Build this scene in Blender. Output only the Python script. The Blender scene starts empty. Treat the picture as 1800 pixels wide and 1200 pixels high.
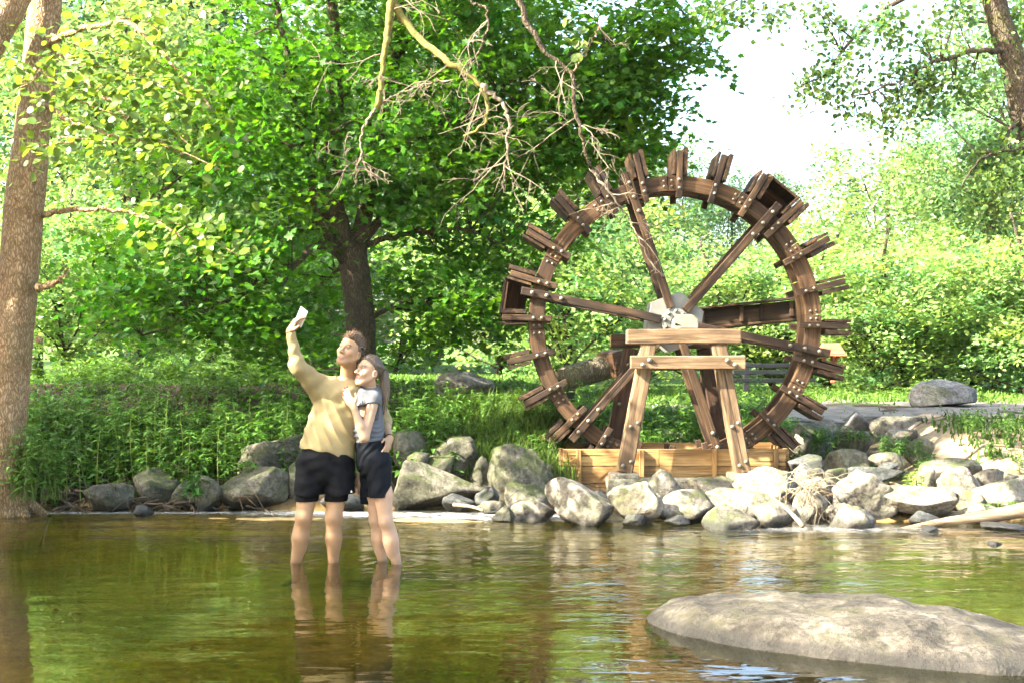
import bpy, math, random
import numpy as np
from mathutils import Vector, Matrix
rng = np.random.default_rng(7)
random.seed(7)
SC = bpy.context.scene
COL = SC.collection
# ------------------------------------------------------------------ camera
F = 2500.0          # focal length in pixels of an 1800-px-wide frame
HZ = 638.0          # horizon row
CAMH = 1.5
cam = bpy.data.cameras.new("camera")
cam.sensor_width = 36.0
cam.lens = F / 1800.0 * 36.0
cam.shift_y = (HZ - 600.0) / 1800.0
cam.clip_end = 2000.0
cam.clip_start = 0.05
cam_o = bpy.data.objects.new("camera", cam)
COL.objects.link(cam_o)
cam_o.location = (0, 0, CAMH)
cam_o.rotation_euler = (math.radians(90), 0, 0)
SC.camera = cam_o
# ------------------------------------------------------------------ light
SUN = Vector((-0.76, -0.30, 0.60)).normalized()      # towards the sun
world = bpy.data.worlds.new("World")
SC.world = world
world.use_nodes = True
wn = world.node_tree
bg = wn.nodes.get("Background") or wn.nodes.new("ShaderNodeBackground")
sky = wn.nodes.new("ShaderNodeTexSky")
sky.sky_type = 'NISHITA'
sky.sun_disc = False
sky.sun_elevation = math.asin(SUN.z)
sky.sun_rotation = math.atan2(SUN.x, SUN.y)
sky.air_density = 1.0
sky.dust_density = 4.0
sky.ozone_density = 0.6
wn.links.new(sky.outputs[0], bg.inputs[0])
bg.inputs[1].default_value = 0.13
sl = bpy.data.lights.new("sun", 'SUN')
sl.energy = 5.0
sl.angle = math.radians(0.6)
sl.color = (1.0, 0.92, 0.78)
so = bpy.data.objects.new("sun", sl)
COL.objects.link(so)
so.location = SUN * 60
so.rotation_euler = (-SUN).to_track_quat('-Z', 'Y').to_euler()
SC.view_settings.view_transform = 'Standard'
SC.view_settings.look = 'None'
SC.view_settings.gamma = 1.0
SC.view_settings.use_curve_mapping = False
SC.view_settings.exposure = 3.0
SC.cycles.max_bounces = 7
SC.cycles.diffuse_bounces = 4
SC.cycles.glossy_bounces = 2
SC.cycles.transmission_bounces = 4
SC.cycles.use_adaptive_sampling = True
SC.cycles.adaptive_threshold = .03
SC.cycles.transparent_max_bounces = 8
SC.cycles.sample_clamp_indirect = 6.0
SC.cycles.use_denoising = True

# ------------------------------------------------------------------ helpers
def P(px, py, Y):
    """photo position at a distance -> place"""
    return np.array([(px - 900.0) * Y / F, Y, CAMH - (py - HZ) * Y / F])

def _h(ix, iy, iz, seed):
    n = (ix.astype(np.uint32) * np.uint32(374761393) + iy.astype(np.uint32) * np.uint32(668265263)
         + iz.astype(np.uint32) * np.uint32(2147483647) + np.uint32((seed * 974711 + 12345) & 0xffffffff))
    n = (n ^ (n >> np.uint32(13))) * np.uint32(1274126177)
    n = n ^ (n >> np.uint32(16))
    return (n & np.uint32(0xffff)).astype(np.float32) / 32767.5 - 1.0

def vnoise(p, scale=1.0, seed=0):
    q = np.asarray(p, dtype=np.float64) * scale + 1000.0
    i = np.floor(q).astype(np.int64)
    f = (q - i)
    f = f * f * (3 - 2 * f)
    r = 0
    for dx in (0, 1):
        wx = f[..., 0] if dx else 1 - f[..., 0]
        for dy in (0, 1):
            wy = f[..., 1] if dy else 1 - f[..., 1]
            for dz in (0, 1):
                wz = f[..., 2] if dz else 1 - f[..., 2]
                r = r + wx * wy * wz * _h(i[..., 0] + dx, i[..., 1] + dy, i[..., 2] + dz, seed)
    return r

def fbm(p, scale=1.0, octv=4, seed=0, gain=0.5):
    a, s, r = 1.0, scale, 0
    for o in range(octv):
        r = r + a * vnoise(p, s, seed + o * 17)
        a *= gain
        s *= 2.03
    return r

def smooth(a, b, x):
    t = np.clip((x - a) / (b - a), 0, 1)
    return t * t * (3 - 2 * t)

WM = {}       # world matrices of objects, by name

def link(o, parent=None, M=None):
    M = M if M is not None else Matrix.Identity(4)
    COL.objects.link(o)
    if parent is not None:
        o.parent = parent
        o.matrix_basis = WM[parent.name].inverted() @ M
    else:
        o.matrix_basis = M
    WM[o.name] = M
    return o

def tag(o, label=None, cat=None, group=None, kind=None):
    if label: o["label"] = label
    if cat: o["category"] = cat
    if group: o["group"] = group
    if kind: o["kind"] = kind
    return o

def thing(name, label, cat, loc=(0, 0, 0), group=None):
    o = bpy.data.objects.new(name, None)
    o.empty_display_size = 0.1
    link(o, None, Matrix.Translation(Vector([float(c) for c in loc])))
    return tag(o, label, cat, group)

def mesh_np(name, V, quads=None, tris=None, col=None, smooth_=True, attrs=None):
    V = np.asarray(V, dtype=np.float32).reshape(-1, 3)
    me = bpy.data.meshes.new(name)
    fl, ls = [], []
    if quads is not None and len(quads):
        q = np.asarray(quads, dtype=np.int32).reshape(-1, 4); fl.append(q.ravel()); ls.append(np.full(len(q), 4, np.int32))
    if tris is not None and len(tris):
        t = np.asarray(tris, dtype=np.int32).reshape(-1, 3); fl.append(t.ravel()); ls.append(np.full(len(t), 3, np.int32))
    idx = np.concatenate(fl); tot = np.concatenate(ls)
    st = np.concatenate([[0], np.cumsum(tot)[:-1]]).astype(np.int32)
    me.vertices.add(len(V)); me.vertices.foreach_set("co", V.ravel())
    me.loops.add(len(idx)); me.loops.foreach_set("vertex_index", idx)
    me.polygons.add(len(tot)); me.polygons.foreach_set("loop_start", st)
    me.polygons.foreach_set("loop_total", tot)
    me.polygons.foreach_set("use_smooth", np.full(len(tot), bool(smooth_)))
    if col is not None:
        a = me.attributes.new("col", 'FLOAT_COLOR', 'POINT')
        c = np.ones((len(V), 4), np.float32); c[:, :3] = col
        a.data.foreach_set("color", c.ravel())
    for k, v in (attrs or {}).items():
        a = me.attributes.new(k, 'FLOAT', 'POINT')
        a.data.foreach_set("value", np.asarray(v, np.float32))
    me.update(calc_edges=True)
    me.validate()
    return me

def mobj(name, me, mat, parent=None, M=None):
    o = bpy.data.objects.new(name, me)
    if mat is not None and len(me.materials) == 0:
        me.materials.append(mat)
    return link(o, parent, M)

def wobj(name, V, quads=None, tris=None, mat=None, parent=None, loc=None, **kw):
    """mesh given in world coordinates; origin put at loc (or the parent's)"""
    if loc is None:
        loc = WM[parent.name].translation if parent is not None else Vector((0, 0, 0))
    loc = Vector([float(c) for c in loc])
    me = mesh_np(name, np.asarray(V) - np.array(loc), quads, tris, **kw)
    return mobj(name, me, mat, parent, Matrix.Translation(loc))

class Acc:
    def __init__(s): s.V = []; s.Q = []; s.T = []; s.C = []; s.n = 0
    def add(s, V, quads=None, tris=None, col=None):
        V = np.asarray(V, np.float32).reshape(-1, 3)
        s.V.append(V)
        if quads is not None and len(quads): s.Q.append(np.asarray(quads).reshape(-1, 4) + s.n)
        if tris is not None and len(tris): s.T.append(np.asarray(tris).reshape(-1, 3) + s.n)
        c = np.ones((len(V), 3), np.float32)
        if col is not None: c[:] = col
        s.C.append(c); s.n += len(V)
        return s
    def get(s):
        return (np.concatenate(s.V), np.concatenate(s.Q) if s.Q else None,
                np.concatenate(s.T) if s.T else None, np.concatenate(s.C))
    def build(s, name, mat, parent=None, loc=None, smooth_=True):
        V, Q, T, C = s.get()
        return wobj(name, V, Q, T, mat, parent, loc, col=C, smooth_=smooth_)

def tube(pts, rad, n=8, cap=True, rough=0.0, seed=0):
    pts = np.asarray(pts, float); m = len(pts)
    rad = np.broadcast_to(np.asarray(rad, float), (m,))
    T = np.gradient(pts, axis=0); T /= np.linalg.norm(T, axis=1)[:, None] + 1e-9
    u = np.cross(T[0], [0.3, 0.5, 0.81]); u /= np.linalg.norm(u) + 1e-9
    a = np.arange(n) * 2 * np.pi / n
    V = []
    for i in range(m):
        u = u - T[i] * np.dot(u, T[i]); u /= np.linalg.norm(u) + 1e-9
        w = np.cross(T[i], u)
        V.append(pts[i] + rad[i] * (np.cos(a)[:, None] * u + np.sin(a)[:, None] * w))
    V = np.concatenate(V)
    if rough:
        c = np.repeat(pts, n, axis=0)
        d = V - c
        V = c + d * (1 + rough * fbm(V, 3.0, 3, seed))[:, None]
    i = np.arange(m - 1)[:, None] * n; j = np.arange(n)[None]; k = (j + 1) % n
    Q = np.stack([i + j, i + k, i + n + k, i + n + j], -1).reshape(-1, 4)
    Tt = None
    if cap:
        Tt = []
        for base in (0, (m - 1) * n):
            for q in range(1, n - 1):
                Tt.append([base, base + q, base + q + 1] if base else [base, base + q + 1, base + q])
        Tt = np.array(Tt)
    return V, Q, Tt

def bez(pts, n=24):
    """Catmull-Rom through points"""
    p = np.asarray(pts, float)
    p = np.vstack([2 * p[0] - p[1], p, 2 * p[-1] - p[-2]])
    out = []
    segs = len(p) - 3
    per = max(2, n // segs)
    for s in range(segs):
        t = np.linspace(0, 1, per, endpoint=(s == segs - 1))[:, None]
        a, b, c, d = p[s:s + 4]
        out.append(0.5 * (2 * b + (c - a) * t + (2 * a - 5 * b + 4 * c - d) * t * t + (3 * b - a - 3 * c + d) * t ** 3))
    return np.concatenate(out)

def frameM(a, b, up=(0, 0, 1)):
    a = Vector([float(c) for c in a]); b = Vector([float(c) for c in b])
    x = (b - a).normalized(); up = Vector(up)
    y = up.cross(x)
    if y.length < 1e-4: y = Vector((0, 1, 0))
    y.normalize(); z = x.cross(y)
    M = Matrix((x, y, z)).transposed().to_4x4()
    M.translation = (a + b) / 2
    return M, (b - a).length

def boxmesh(name, L, W, H, c=0.006, rough=0.0, seed=0, segs=1):
    """chamfered beam along X; segs > 1 lets it be slightly uneven"""
    hx, hy, hz = L / 2, W / 2, H / 2
    c = min(c, hy * .4, hz * .4, hx * .4)
    prof = [(-hy + c, -hz), (hy - c, -hz), (hy, -hz + c), (hy, hz - c), (hy - c, hz), (-hy + c, hz), (-hy, hz - c), (-hy, -hz + c)]
    xs = [(-hx, 1)] + [(-hx + c + (2 * hx - 2 * c) * i / segs, 0) for i in range(segs + 1)] + [(hx, 1)]
    V = []
    for x, e in xs:
        for (y, z) in prof:
            V.append((x, y * (1 - c / hy * .7 if e else 1), z * (1 - c / hz * .7 if e else 1)))
    V = np.array(V)
    if rough: V = V + rough * np.stack([fbm(V, 2.5, 2, seed + k) for k in range(3)], -1) * np.array([.3, 1, 1])
    n = 8; m = len(xs)
    i = np.arange(m - 1)[:, None] * n; j = np.arange(n)[None]; k = (j + 1) % n
    Q = np.stack([i + j, i + n + j, i + n + k, i + k], -1).reshape(-1, 4)[:, ::-1]
    Tt = [[0, q + 1, q] for q in range(1, 7)] + [[(m - 1) * n, (m - 1) * n + q, (m - 1) * n + q + 1] for q in range(1, 7)]
    return mesh_np(name, V, Q, np.array(Tt), smooth_=False)

def beam(name, a, b, W, H, mat, parent, up=(0, 0, 1), rough=0.004, seed=None, c=0.008):
    """W is the width across `up`, H the size along `up`"""
    M, L = frameM(a, b, up)
    me = boxmesh(name, L, W, H, c, rough, seed if seed is not None else random.randint(0, 9999), segs=max(1, int(L / 0.2)))
    return mobj(name, me, mat, parent, M)

# ------------------------------------------------------------------ materials
def newmat(name):
    m = bpy.data.materials.new(name); m.use_nodes = True
    nt = m.node_tree
    b = nt.nodes.get("Principled BSDF")
    return m, nt, b

def N(nt, typ, **kw):
    n = nt.nodes.new(typ)
    for k, v in kw.items():
        if k in n.inputs.keys() if isinstance(k, str) else False:
            n.inputs[k].default_value = v
        else:
            setattr(n, k, v)
    return n

def ramp(nt, fac, stops):
    r = nt.nodes.new("ShaderNodeValToRGB")
    e = r.color_ramp.elements
    e[0].position, e[1].position = stops[0][0], stops[-1][0]
    e[0].color = (*stops[0][1], 1); e[1].color = (*stops[-1][1], 1)
    for p, c in stops[1:-1]:
        k = e.new(p); k.color = (*c, 1)
    nt.links.new(fac, r.inputs[0])
    return r.outputs[0]

def noise(nt, vec, scale, detail=6, rough=0.6, dist=0.0):
    n = nt.nodes.new("ShaderNodeTexNoise")
    n.inputs["Scale"].default_value = scale; n.inputs["Detail"].default_value = detail
    n.inputs["Roughness"].default_value = rough; n.inputs["Distortion"].default_value = dist
    if vec is not None: nt.links.new(vec, n.inputs["Vector"])
    return n.outputs[0]

def mapping(nt, vec, scale=(1, 1, 1), loc=(0, 0, 0)):
    m = nt.nodes.new("ShaderNodeMapping")
    m.inputs["Scale"].default_value = scale; m.inputs["Location"].default_value = loc
    nt.links.new(vec, m.inputs[0])
    return m.outputs[0]

def mixc(nt, fac, a, b, typ='MIX'):
    m = nt.nodes.new("ShaderNodeMix"); m.data_type = 'RGBA'; m.blend_type = typ
    for s, v in ((m.inputs[0], fac), (m.inputs[6], a), (m.inputs[7], b)):
        if isinstance(v, (int, float)): s.default_value = v
        elif isinstance(v, tuple): s.default_value = (*v, 1)
        else: nt.links.new(v, s)
    return m.outputs[2]

def math_(nt, op, a, b=0.0, clamp=False):
    m = nt.nodes.new("ShaderNodeMath"); m.operation = op; m.use_clamp = clamp
    for s, v in ((m.inputs[0], a), (m.inputs[1], b)):
        if isinstance(v, (int, float)): s.default_value = v
        else: nt.links.new(v, s)
    return m.outputs[0]

def bump(nt, b, h, strength=0.4, dist=0.02):
    n = nt.nodes.new("ShaderNodeBump"); n.inputs["Strength"].default_value = strength; n.inputs["Distance"].default_value = dist
    nt.links.new(h, n.inputs["Height"]); nt.links.new(n.outputs[0], b.inputs["Normal"])
    return n

def objvec(nt, rnd=True):
    tc = nt.nodes.new("ShaderNodeTexCoord")
    if not rnd: return tc.outputs["Object"]
    oi = nt.nodes.new("ShaderNodeObjectInfo")
    v = nt.nodes.new("ShaderNodeVectorMath"); v.operation = 'ADD'
    m = nt.nodes.new("ShaderNodeVectorMath"); m.operation = 'SCALE'
    m.inputs[0].default_value = (37, 19, 53)
    nt.links.new(oi.outputs["Random"], m.inputs["Scale"])
    nt.links.new(tc.outputs["Object"], v.inputs[0]); nt.links.new(m.outputs[0], v.inputs[1])
    return v.outputs[0]

def attr(nt, name):
    a = nt.nodes.new("ShaderNodeAttribute"); a.attribute_name = name
    return a

def mat_wood(name, dark, mid, light, rough=0.75):
    m, nt, b = newmat(name)
    v = objvec(nt)
    g = noise(nt, mapping(nt, v, (1.6, 26, 26)), 1.0, 6, 0.62, 0.6)
    w = noise(nt, mapping(nt, v, (1.0, 2.4, 2.4)), 1.3, 4, 0.6)
    c = ramp(nt, g, [(0.36, dark), (0.5, mid), (0.66, light)])
    oi = nt.nodes.new("ShaderNodeObjectInfo")
    c = mixc(nt, ramp(nt, w, [(0.42, (0, 0, 0)), (0.64, (.8, .8, .8))]), c, dark)
    tone = ramp(nt, oi.outputs["Random"], [(0, (.62, .6, .58)), (1, (1.25, 1.2, 1.15))])
    c = mixc(nt, 1.0, c, tone, 'MULTIPLY')
    crack = ramp(nt, noise(nt, mapping(nt, v, (0.7, 34, 34), (3, 1, 2)), 1.0, 2, .5), [(0.64, (1, 1, 1)), (0.70, (.3, .28, .26))])
    c = mixc(nt, 1.0, c, crack, 'MULTIPLY')
    nt.links.new(c, b.inputs["Base Color"])
    b.inputs["Roughness"].default_value = rough
    b.inputs["Specular IOR Level"].default_value = 0.35
    hm = mixc(nt, 0.5, g, crack)
    bump(nt, b, hm, 0.6, 0.008)
    return m

def mat_plain(name, col, rough=0.6, metal=0.0, var=0.15, scale=20, bmp=0.1, spec=0.4):
    m, nt, b = newmat(name)
    v = objvec(nt)
    n = noise(nt, v, scale, 5)
    lo = tuple(c * (1 - var) for c in col); hi = tuple(min(1, c * (1 + var)) for c in col)
    nt.links.new(ramp(nt, n, [(.3, lo), (.7, hi)]), b.inputs["Base Color"])
    b.inputs["Roughness"].default_value = rough; b.inputs["Metallic"].default_value = metal
    b.inputs["Specular IOR Level"].default_value = spec
    if bmp: bump(nt, b, n, bmp, 0.01)
    return m

def mat_leaf(name, trans=0.45, ty=(1.5, 1.45, .5), rough=0.45, spec=0.3):
    m, nt, b = newmat(name)
    a = attr(nt, "col")
    nt.links.new(a.outputs["Color"], b.inputs["Base Color"])
    b.inputs["Roughness"].default_value = rough; b.inputs["Specular IOR Level"].default_value = spec
    t = nt.nodes.new("ShaderNodeBsdfTranslucent")
    nt.links.new(mixc(nt, 1.0, a.outputs["Color"], ty, 'MULTIPLY'), t.inputs[0])
    mx = nt.nodes.new("ShaderNodeMixShader"); mx.inputs[0].default_value = trans
    out = nt.nodes.get("Material Output")
    nt.links.new(b.outputs[0], mx.inputs[1]); nt.links.new(t.outputs[0], mx.inputs[2]); nt.links.new(mx.outputs[0], out.inputs[0])
    return m

def mat_vcol(name, rough=0.6, spec=0.35, sss=0.0, fab=0, bmp=0.0, bscale=60):
    m, nt, b = newmat(name)
    a = attr(nt, "col"); c = a.outputs["Color"]
    v = objvec(nt, False)
    n = noise(nt, v, 14, 4)
    c = mixc(nt, 1.0, c, ramp(nt, n, [(.3, (.9, .9, .9)), (.7, (1.08, 1.08, 1.08))]), 'MULTIPLY')
    nt.links.new(c, b.inputs["Base Color"])
    b.inputs["Roughness"].default_value = rough; b.inputs["Specular IOR Level"].default_value = spec
    if sss:
        b.inputs["Subsurface Weight"].default_value = sss
        b.inputs["Subsurface Radius"].default_value = (.012, .005, .003)
        b.inputs["Subsurface Scale"].default_value = 1.0
    if bmp: bump(nt, b, noise(nt, v, bscale, 3), bmp, 0.004)
    return m

def mat_rock(name, lo, mid, hi, moss=0.5, mosscol=(.075, .085, .025), wet=True, wetz=.06):
    m, nt, b = newmat(name)
    geo = nt.nodes.new("ShaderNodeNewGeometry")
    v = objvec(nt)
    n1 = noise(nt, v, 2.2, 8, .65, .4); n2 = noise(nt, v, 22, 6, .7); n3 = noise(nt, v, 1.1, 4, .6)
    c = ramp(nt, n1, [(.36, lo), (.5, mid), (.63, hi)])
    sp = ramp(nt, n2, [(.36, (.5, .5, .48)), (.6, (1.15, 1.12, 1.08))])
    c = mixc(nt, 1.0, c, sp, 'MULTIPLY')
    crk = ramp(nt, noise(nt, v, 1.5, 8, .6, 1.3), [(.485, (1, 1, 1)), (.5, (.28, .27, .25)), (.515, (1, 1, 1))])
    c = mixc(nt, .8, c, mixc(nt, 1.0, c, crk, 'MULTIPLY'))
    # orange / dark stains with shapes of their own
    st = ramp(nt, noise(nt, v, 5, 5, .7, 1.0), [(.58, (0, 0, 0)), (.66, (.75, .75, .75))])
    c = mixc(nt, st, c, tuple(x * .35 for x in mid))
    ms = ramp(nt, noise(nt, v, 3.3, 7, .72, .5), [(.56 - .12 * moss, (0, 0, 0)), (.64 - .08 * moss, (1, 1, 1))])
    sep = nt.nodes.new("ShaderNodeSeparateXYZ"); nt.links.new(geo.outputs["Normal"], sep.inputs[0])
    up = ramp(nt, math_(nt, 'MULTIPLY_ADD', sep.outputs[2], 0.5), [(0, (0, 0, 0)), (1, (1, 1, 1))])
    upm = nt.nodes.new("ShaderNodeMapRange"); nt.links.new(sep.outputs[2], upm.inputs[0])
    upm.inputs[1].default_value = -.5; upm.inputs[2].default_value = .6
    mf = math_(nt, 'MULTIPLY', math_(nt, 'MULTIPLY', ms, upm.outputs[0]), min(1.0, moss * 1.5))
    c = mixc(nt, mf, c, mixc(nt, n2, tuple(x * .6 for x in mosscol), tuple(x * 1.6 for x in mosscol)))
    rr = 0.82
    if wet:   # the band the river keeps wet
        sp2 = nt.nodes.new("ShaderNodeSeparateXYZ"); nt.links.new(geo.outputs["Position"], sp2.inputs[0])
        zz = math_(nt, 'ADD', sp2.outputs[2], math_(nt, 'MULTIPLY', n1, -0.10))
        mr = nt.nodes.new("ShaderNodeMapRange"); nt.links.new(zz, mr.inputs[0])
        mr.inputs[1].default_value = -0.01; mr.inputs[2].default_value = wetz; mr.inputs[3].default_value = 1; mr.inputs[4].default_value = 0
        c = mixc(nt, math_(nt, 'MULTIPLY', mr.outputs[0], .8), c, (.012, .011, .009))
        ro = nt.nodes.new("ShaderNodeMapRange"); nt.links.new(mr.outputs[0], ro.inputs[0]); ro.inputs[3].default_value = rr; ro.inputs[4].default_value = .5
        nt.links.new(ro.outputs[0], b.inputs["Roughness"])
    else:
        b.inputs["Roughness"].default_value = rr
    nt.links.new(c, b.inputs["Base Color"])
    b.inputs["Specular IOR Level"].default_value = .3
    bump(nt, b, mixc(nt, .45, n1, n2), 0.9, 0.06)
    return m

def mat_bark(name, lo, hi, moss=.0, sc=1.0):
    m, nt, b = newmat(name)
    v = objvec(nt)
    vor = nt.nodes.new("ShaderNodeTexVoronoi"); vor.feature = 'DISTANCE_TO_EDGE'
    vor.inputs["Scale"].default_value = 1.0
    wv = nt.nodes.new("ShaderNodeVectorMath"); wv.operation = 'ADD'
    nn = nt.nodes.new("ShaderNodeTexNoise"); nn.inputs["Scale"].default_value = 9; nt.links.new(v, nn.inputs["Vector"])
    sc_ = nt.nodes.new("ShaderNodeVectorMath"); sc_.operation = 'SCALE'; sc_.inputs["Scale"].default_value = .09
    nt.links.new(nn.outputs["Color"], sc_.inputs[0]); nt.links.new(v, wv.inputs[0]); nt.links.new(sc_.outputs[0], wv.inputs[1])
    nt.links.new(mapping(nt, wv.outputs[0], (48 * sc, 48 * sc, 11 * sc)), vor.inputs["Vector"])
    n2 = noise(nt, v, 7, 6, .7)
    edge = ramp(nt, vor.outputs["Distance"], [(0, (.40, .37, .33)), (.3, (1, 1, 1))])
    c = mixc(nt, 1.0, ramp(nt, n2, [(.3, lo), (.7, hi)]), edge, 'MULTIPLY')
    if moss:
        mm = ramp(nt, noise(nt, v, 2.2, 6, .7), [(.5, (0, 0, 0)), (.62, (moss, moss, moss))])
        c = mixc(nt, mm, c, (.10, .105, .025))
    nt.links.new(c, b.inputs["Base Color"]); b.inputs["Roughness"].default_value = .85
    b.inputs["Specular IOR Level"].default_value = .2
    bump(nt, b, mixc(nt, .4, edge, n2), .9, .025)
    return m

WOOD_D = mat_wood("wheel_wood", (.014, .008, .004), (.052, .028, .012), (.125, .073, .031))
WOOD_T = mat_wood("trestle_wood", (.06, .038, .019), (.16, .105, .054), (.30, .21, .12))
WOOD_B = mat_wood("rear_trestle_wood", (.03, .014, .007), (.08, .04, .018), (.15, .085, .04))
WOOD_Y = mat_wood("trough_wood", (.16, .085, .028), (.33, .20, .07), (.45, .30, .125))
WOOD_G = mat_wood("fence_wood", (.007, .008, .010), (.014, .016, .02), (.022, .024, .028))
WOOD_R = mat_wood("shelter_wood", (.20, .055, .025), (.34, .11, .055), (.42, .17, .09))
BOLT = mat_plain("bolt_metal", (.21, .19, .135), .45, .35, .25, 60, .1)
PLATE = mat_plain("hub_plate", (.20, .20, .17), .5, .0, .14, 9, .05)
CREAM = mat_plain("bearing_paint", (.25, .235, .165), .5, 0, .1, 9, .05)
CONC = mat_rock("concrete", (.20, .18, .13), (.33, .30, .23), (.45, .41, .32), .55, wet=False)
ROCK = mat_rock("river_rock", (.09, .078, .058), (.20, .18, .14), (.32, .29, .235), .5)
ROCKM = mat_rock("mossy_rock", (.06, .058, .042), (.135, .125, .092), (.215, .20, .155), .8, (.05, .062, .018))
ROCKD = mat_rock("dark_rock", (.045, .05, .045), (.085, .09, .085), (.15, .15, .14), .3)
ROCKG = mat_rock("lawn_rock", (.10, .095, .085), (.17, .16, .145), (.26, .25, .22), .35, wet=False)
BARK_A = mat_bark("alder_bark", (.36, .225, .115), (.60, .43, .26), .25)
BARK_M = mat_bark("maple_bark", (.075, .058, .04), (.16, .125, .085), .3)
BARK_F = mat_bark("far_bark", (.05, .042, .03), (.11, .09, .065), 0)
TWIG = mat_plain("dead_twig", (.19, .155, .105), .8, 0, .4, 12, .3, .2)
MOSSY = mat_plain("mossy_limb", (.16, .145, .045), .9, 0, .5, 22, .6, .1)
LEAF = mat_leaf("leaf_maple", .52, (1.4, 1.5, .35))
LEAF_A = mat_leaf("leaf_alder", .5, (1.5, 1.4, .5), .35, .45)
LEAF_F = mat_leaf("leaf_far", .5, (1.1, 1.3, .7), .42, .35)
PLANT = mat_leaf("plant_green", .35, (1.4, 1.35, .5), .55, .25)
# ------------------------------------------------------------------ ground and water
def shore(x):
    x = np.asarray(x, float)
    s = 14.75 - 0.65 * smooth(-0.6, 1.4, x) - 0.45 * smooth(1.0, 2.5, x)
    return s + 0.12 * np.sin(x * 1.3 + .5) + .06 * np.sin(x * 3.7)

def H(x, y, detail=True):
    x = np.asarray(x, float); y = np.asarray(y, float)
    t = y - shore(x)
    zl = np.interp(t, [0, .25, .7, 1.5, 2.5, 3.1, 5, 30, 90, 300], [0.0, .13, .42, .80, 1.10, 1.20, 1.2, 1.2, 2.2, 6])
    zr = np.interp(t, [0, 1, 2, 3, 4.4, 6, 9, 30, 90, 300], [0.0, .10, .26, .46, .70, .79, .81, .86, 2.0, 6])
    ze = np.interp(t, [0, .7, 1.3, 2.0, 3, 6, 9, 30, 90, 300], [0.0, .12, .38, .70, .80, .82, .83, .86, 2.0, 6])
    w1 = smooth(0.1, 1.4, x); w2 = smooth(4.3, 5.2, x)
    z = zl * (1 - w1) + zr * w1
    z = z * (1 - w2) + ze * w2
    bed = -0.03 - 0.13 * smooth(0, -2.5, t) - 0.22 * smooth(9.0, 5.0, y) + .07 * np.exp(-((y - 13.4 + .1 * x) / .35) ** 2) * smooth(1.0, -.5, x)
    z = np.where(t < 0, bed, z)
    near = smooth(2.6, -0.5, y)                      # bank on the camera's side
    z = z * (1 - near) + near * (0.25 + .5 * smooth(0, -5, y))
    # hollow the wheel turns in
    pit = smooth(.45, .7, x) * smooth(3.1, 2.85, x) * smooth(15.15, 15.3, y) * smooth(16.15, 16.0, y)
    z = z * (1 - pit) + pit * -0.12
    if detail:
        p = np.stack([x, y, np.zeros_like(x)], -1)
        amp = np.where(t < 0, .03, .05) * (1 - smooth(25, 60, y) * .0)
        z = z + amp * fbm(p, 1.1, 4, 3) * np.where(t < 0, smooth(0, -.4, t) * .8 + .2, 1)
        z = z + .05 * np.abs(fbm(p, 2.7, 3, 9)) * smooth(4.4, 5.0, x) * smooth(0, 1, t) * smooth(5, 3, t)
    return z

def axis_(a0, lo, hi, a1, step, grow=1.16):
    mid = np.arange(lo, hi + 1e-6, step)
    L, R = [], []
    s, v = step, lo
    while v > a0: s *= grow; v -= s; L.append(v)
    s, v = step, hi
    while v < a1: s *= grow; v += s; R.append(v)
    return np.array(L[::-1] + list(mid) + R)

def grid(xs, ys):
    X, Y = np.meshgrid(xs, ys)
    n, m = len(xs), len(ys)
    i = np.arange(m - 1)[:, None] * n; j = np.arange(n - 1)[None]
    Q = np.stack([i + j, i + j + 1, i + n + j + 1, i + n + j], -1).reshape(-1, 4)
    return X.ravel(), Y.ravel(), Q

xs = axis_(-600, -7.5, 7.5, 600, .10); ys = axis_(-120, 5.5, 21, 900, .10)
gx, gy, gq = grid(xs, ys)
gz = H(gx, gy)
gp = np.stack([gx, gy, gz], -1)
t = gy - shore(gx)
n1 = fbm(gp * [1, 1, 0], .9, 4, 21)
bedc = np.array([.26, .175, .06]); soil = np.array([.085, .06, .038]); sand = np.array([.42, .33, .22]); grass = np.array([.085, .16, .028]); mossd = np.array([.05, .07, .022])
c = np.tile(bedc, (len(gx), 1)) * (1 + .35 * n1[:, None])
w = (smooth(-.17, -.07, gz) * smooth(0, -.2, t))[:, None]; c = c * (1 - w) + np.array([.46, .33, .16]) * w  # shoal sand, painted pale gold to stand in for sun patches on the bed
w = smooth(-.05, .12, t)[:, None]; c = c * (1 - w) + soil * (1 + .3 * n1[:, None]) * w
w = (smooth(3.2, 3.9, t + .5 * n1) * smooth(.9, 0, gx - 0.6))[:, None]; c = c * (1 - w) + grass * w
w = (smooth(8.6, 9.4, t + .8 * n1) * smooth(-.3, .6, gx))[:, None]; c = c * (1 - w) + grass * (1 + .25 * n1[:, None]) * w
w = (smooth(.2, 1.2, gx) * smooth(4.4, 3.8, gx) * smooth(1.6, 2.5, t) * smooth(8.5, 7.5, t))[:, None]; c = c * (1 - w) + mossd * w
w = (smooth(4.1, 4.6, gx + .4 * n1) * smooth(.8, 1.4, t) * smooth(5.5, 4.5, t))[:, None]; c = c * (1 - w) + sand * w * (.8 + .25 * n1[:, None]) + 0 * w
mg, nt, b_ = newmat("ground_soil")
a = attr(nt, "col"); v = objvec(nt, False)
nA = noise(nt, v, 9, 7, .7); nB = noise(nt, v, 1.3, 5, .6)
cc = mixc(nt, 1.0, a.outputs["Color"], ramp(nt, nA, [(.28, (.5, .5, .5)), (.72, (1.35, 1.35, 1.3))]), 'MULTIPLY')
cc = mixc(nt, 1.0, cc, ramp(nt, nB, [(.3, (.75, .78, .7)), (.7, (1.2, 1.15, 1.1))]), 'MULTIPLY')
nt.links.new(cc, b_.inputs["Base Color"]); b_.inputs["Roughness"].default_value = .92; b_.inputs["Specular IOR Level"].default_value = .15
bump(nt, b_, nA, .7, .06)
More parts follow.
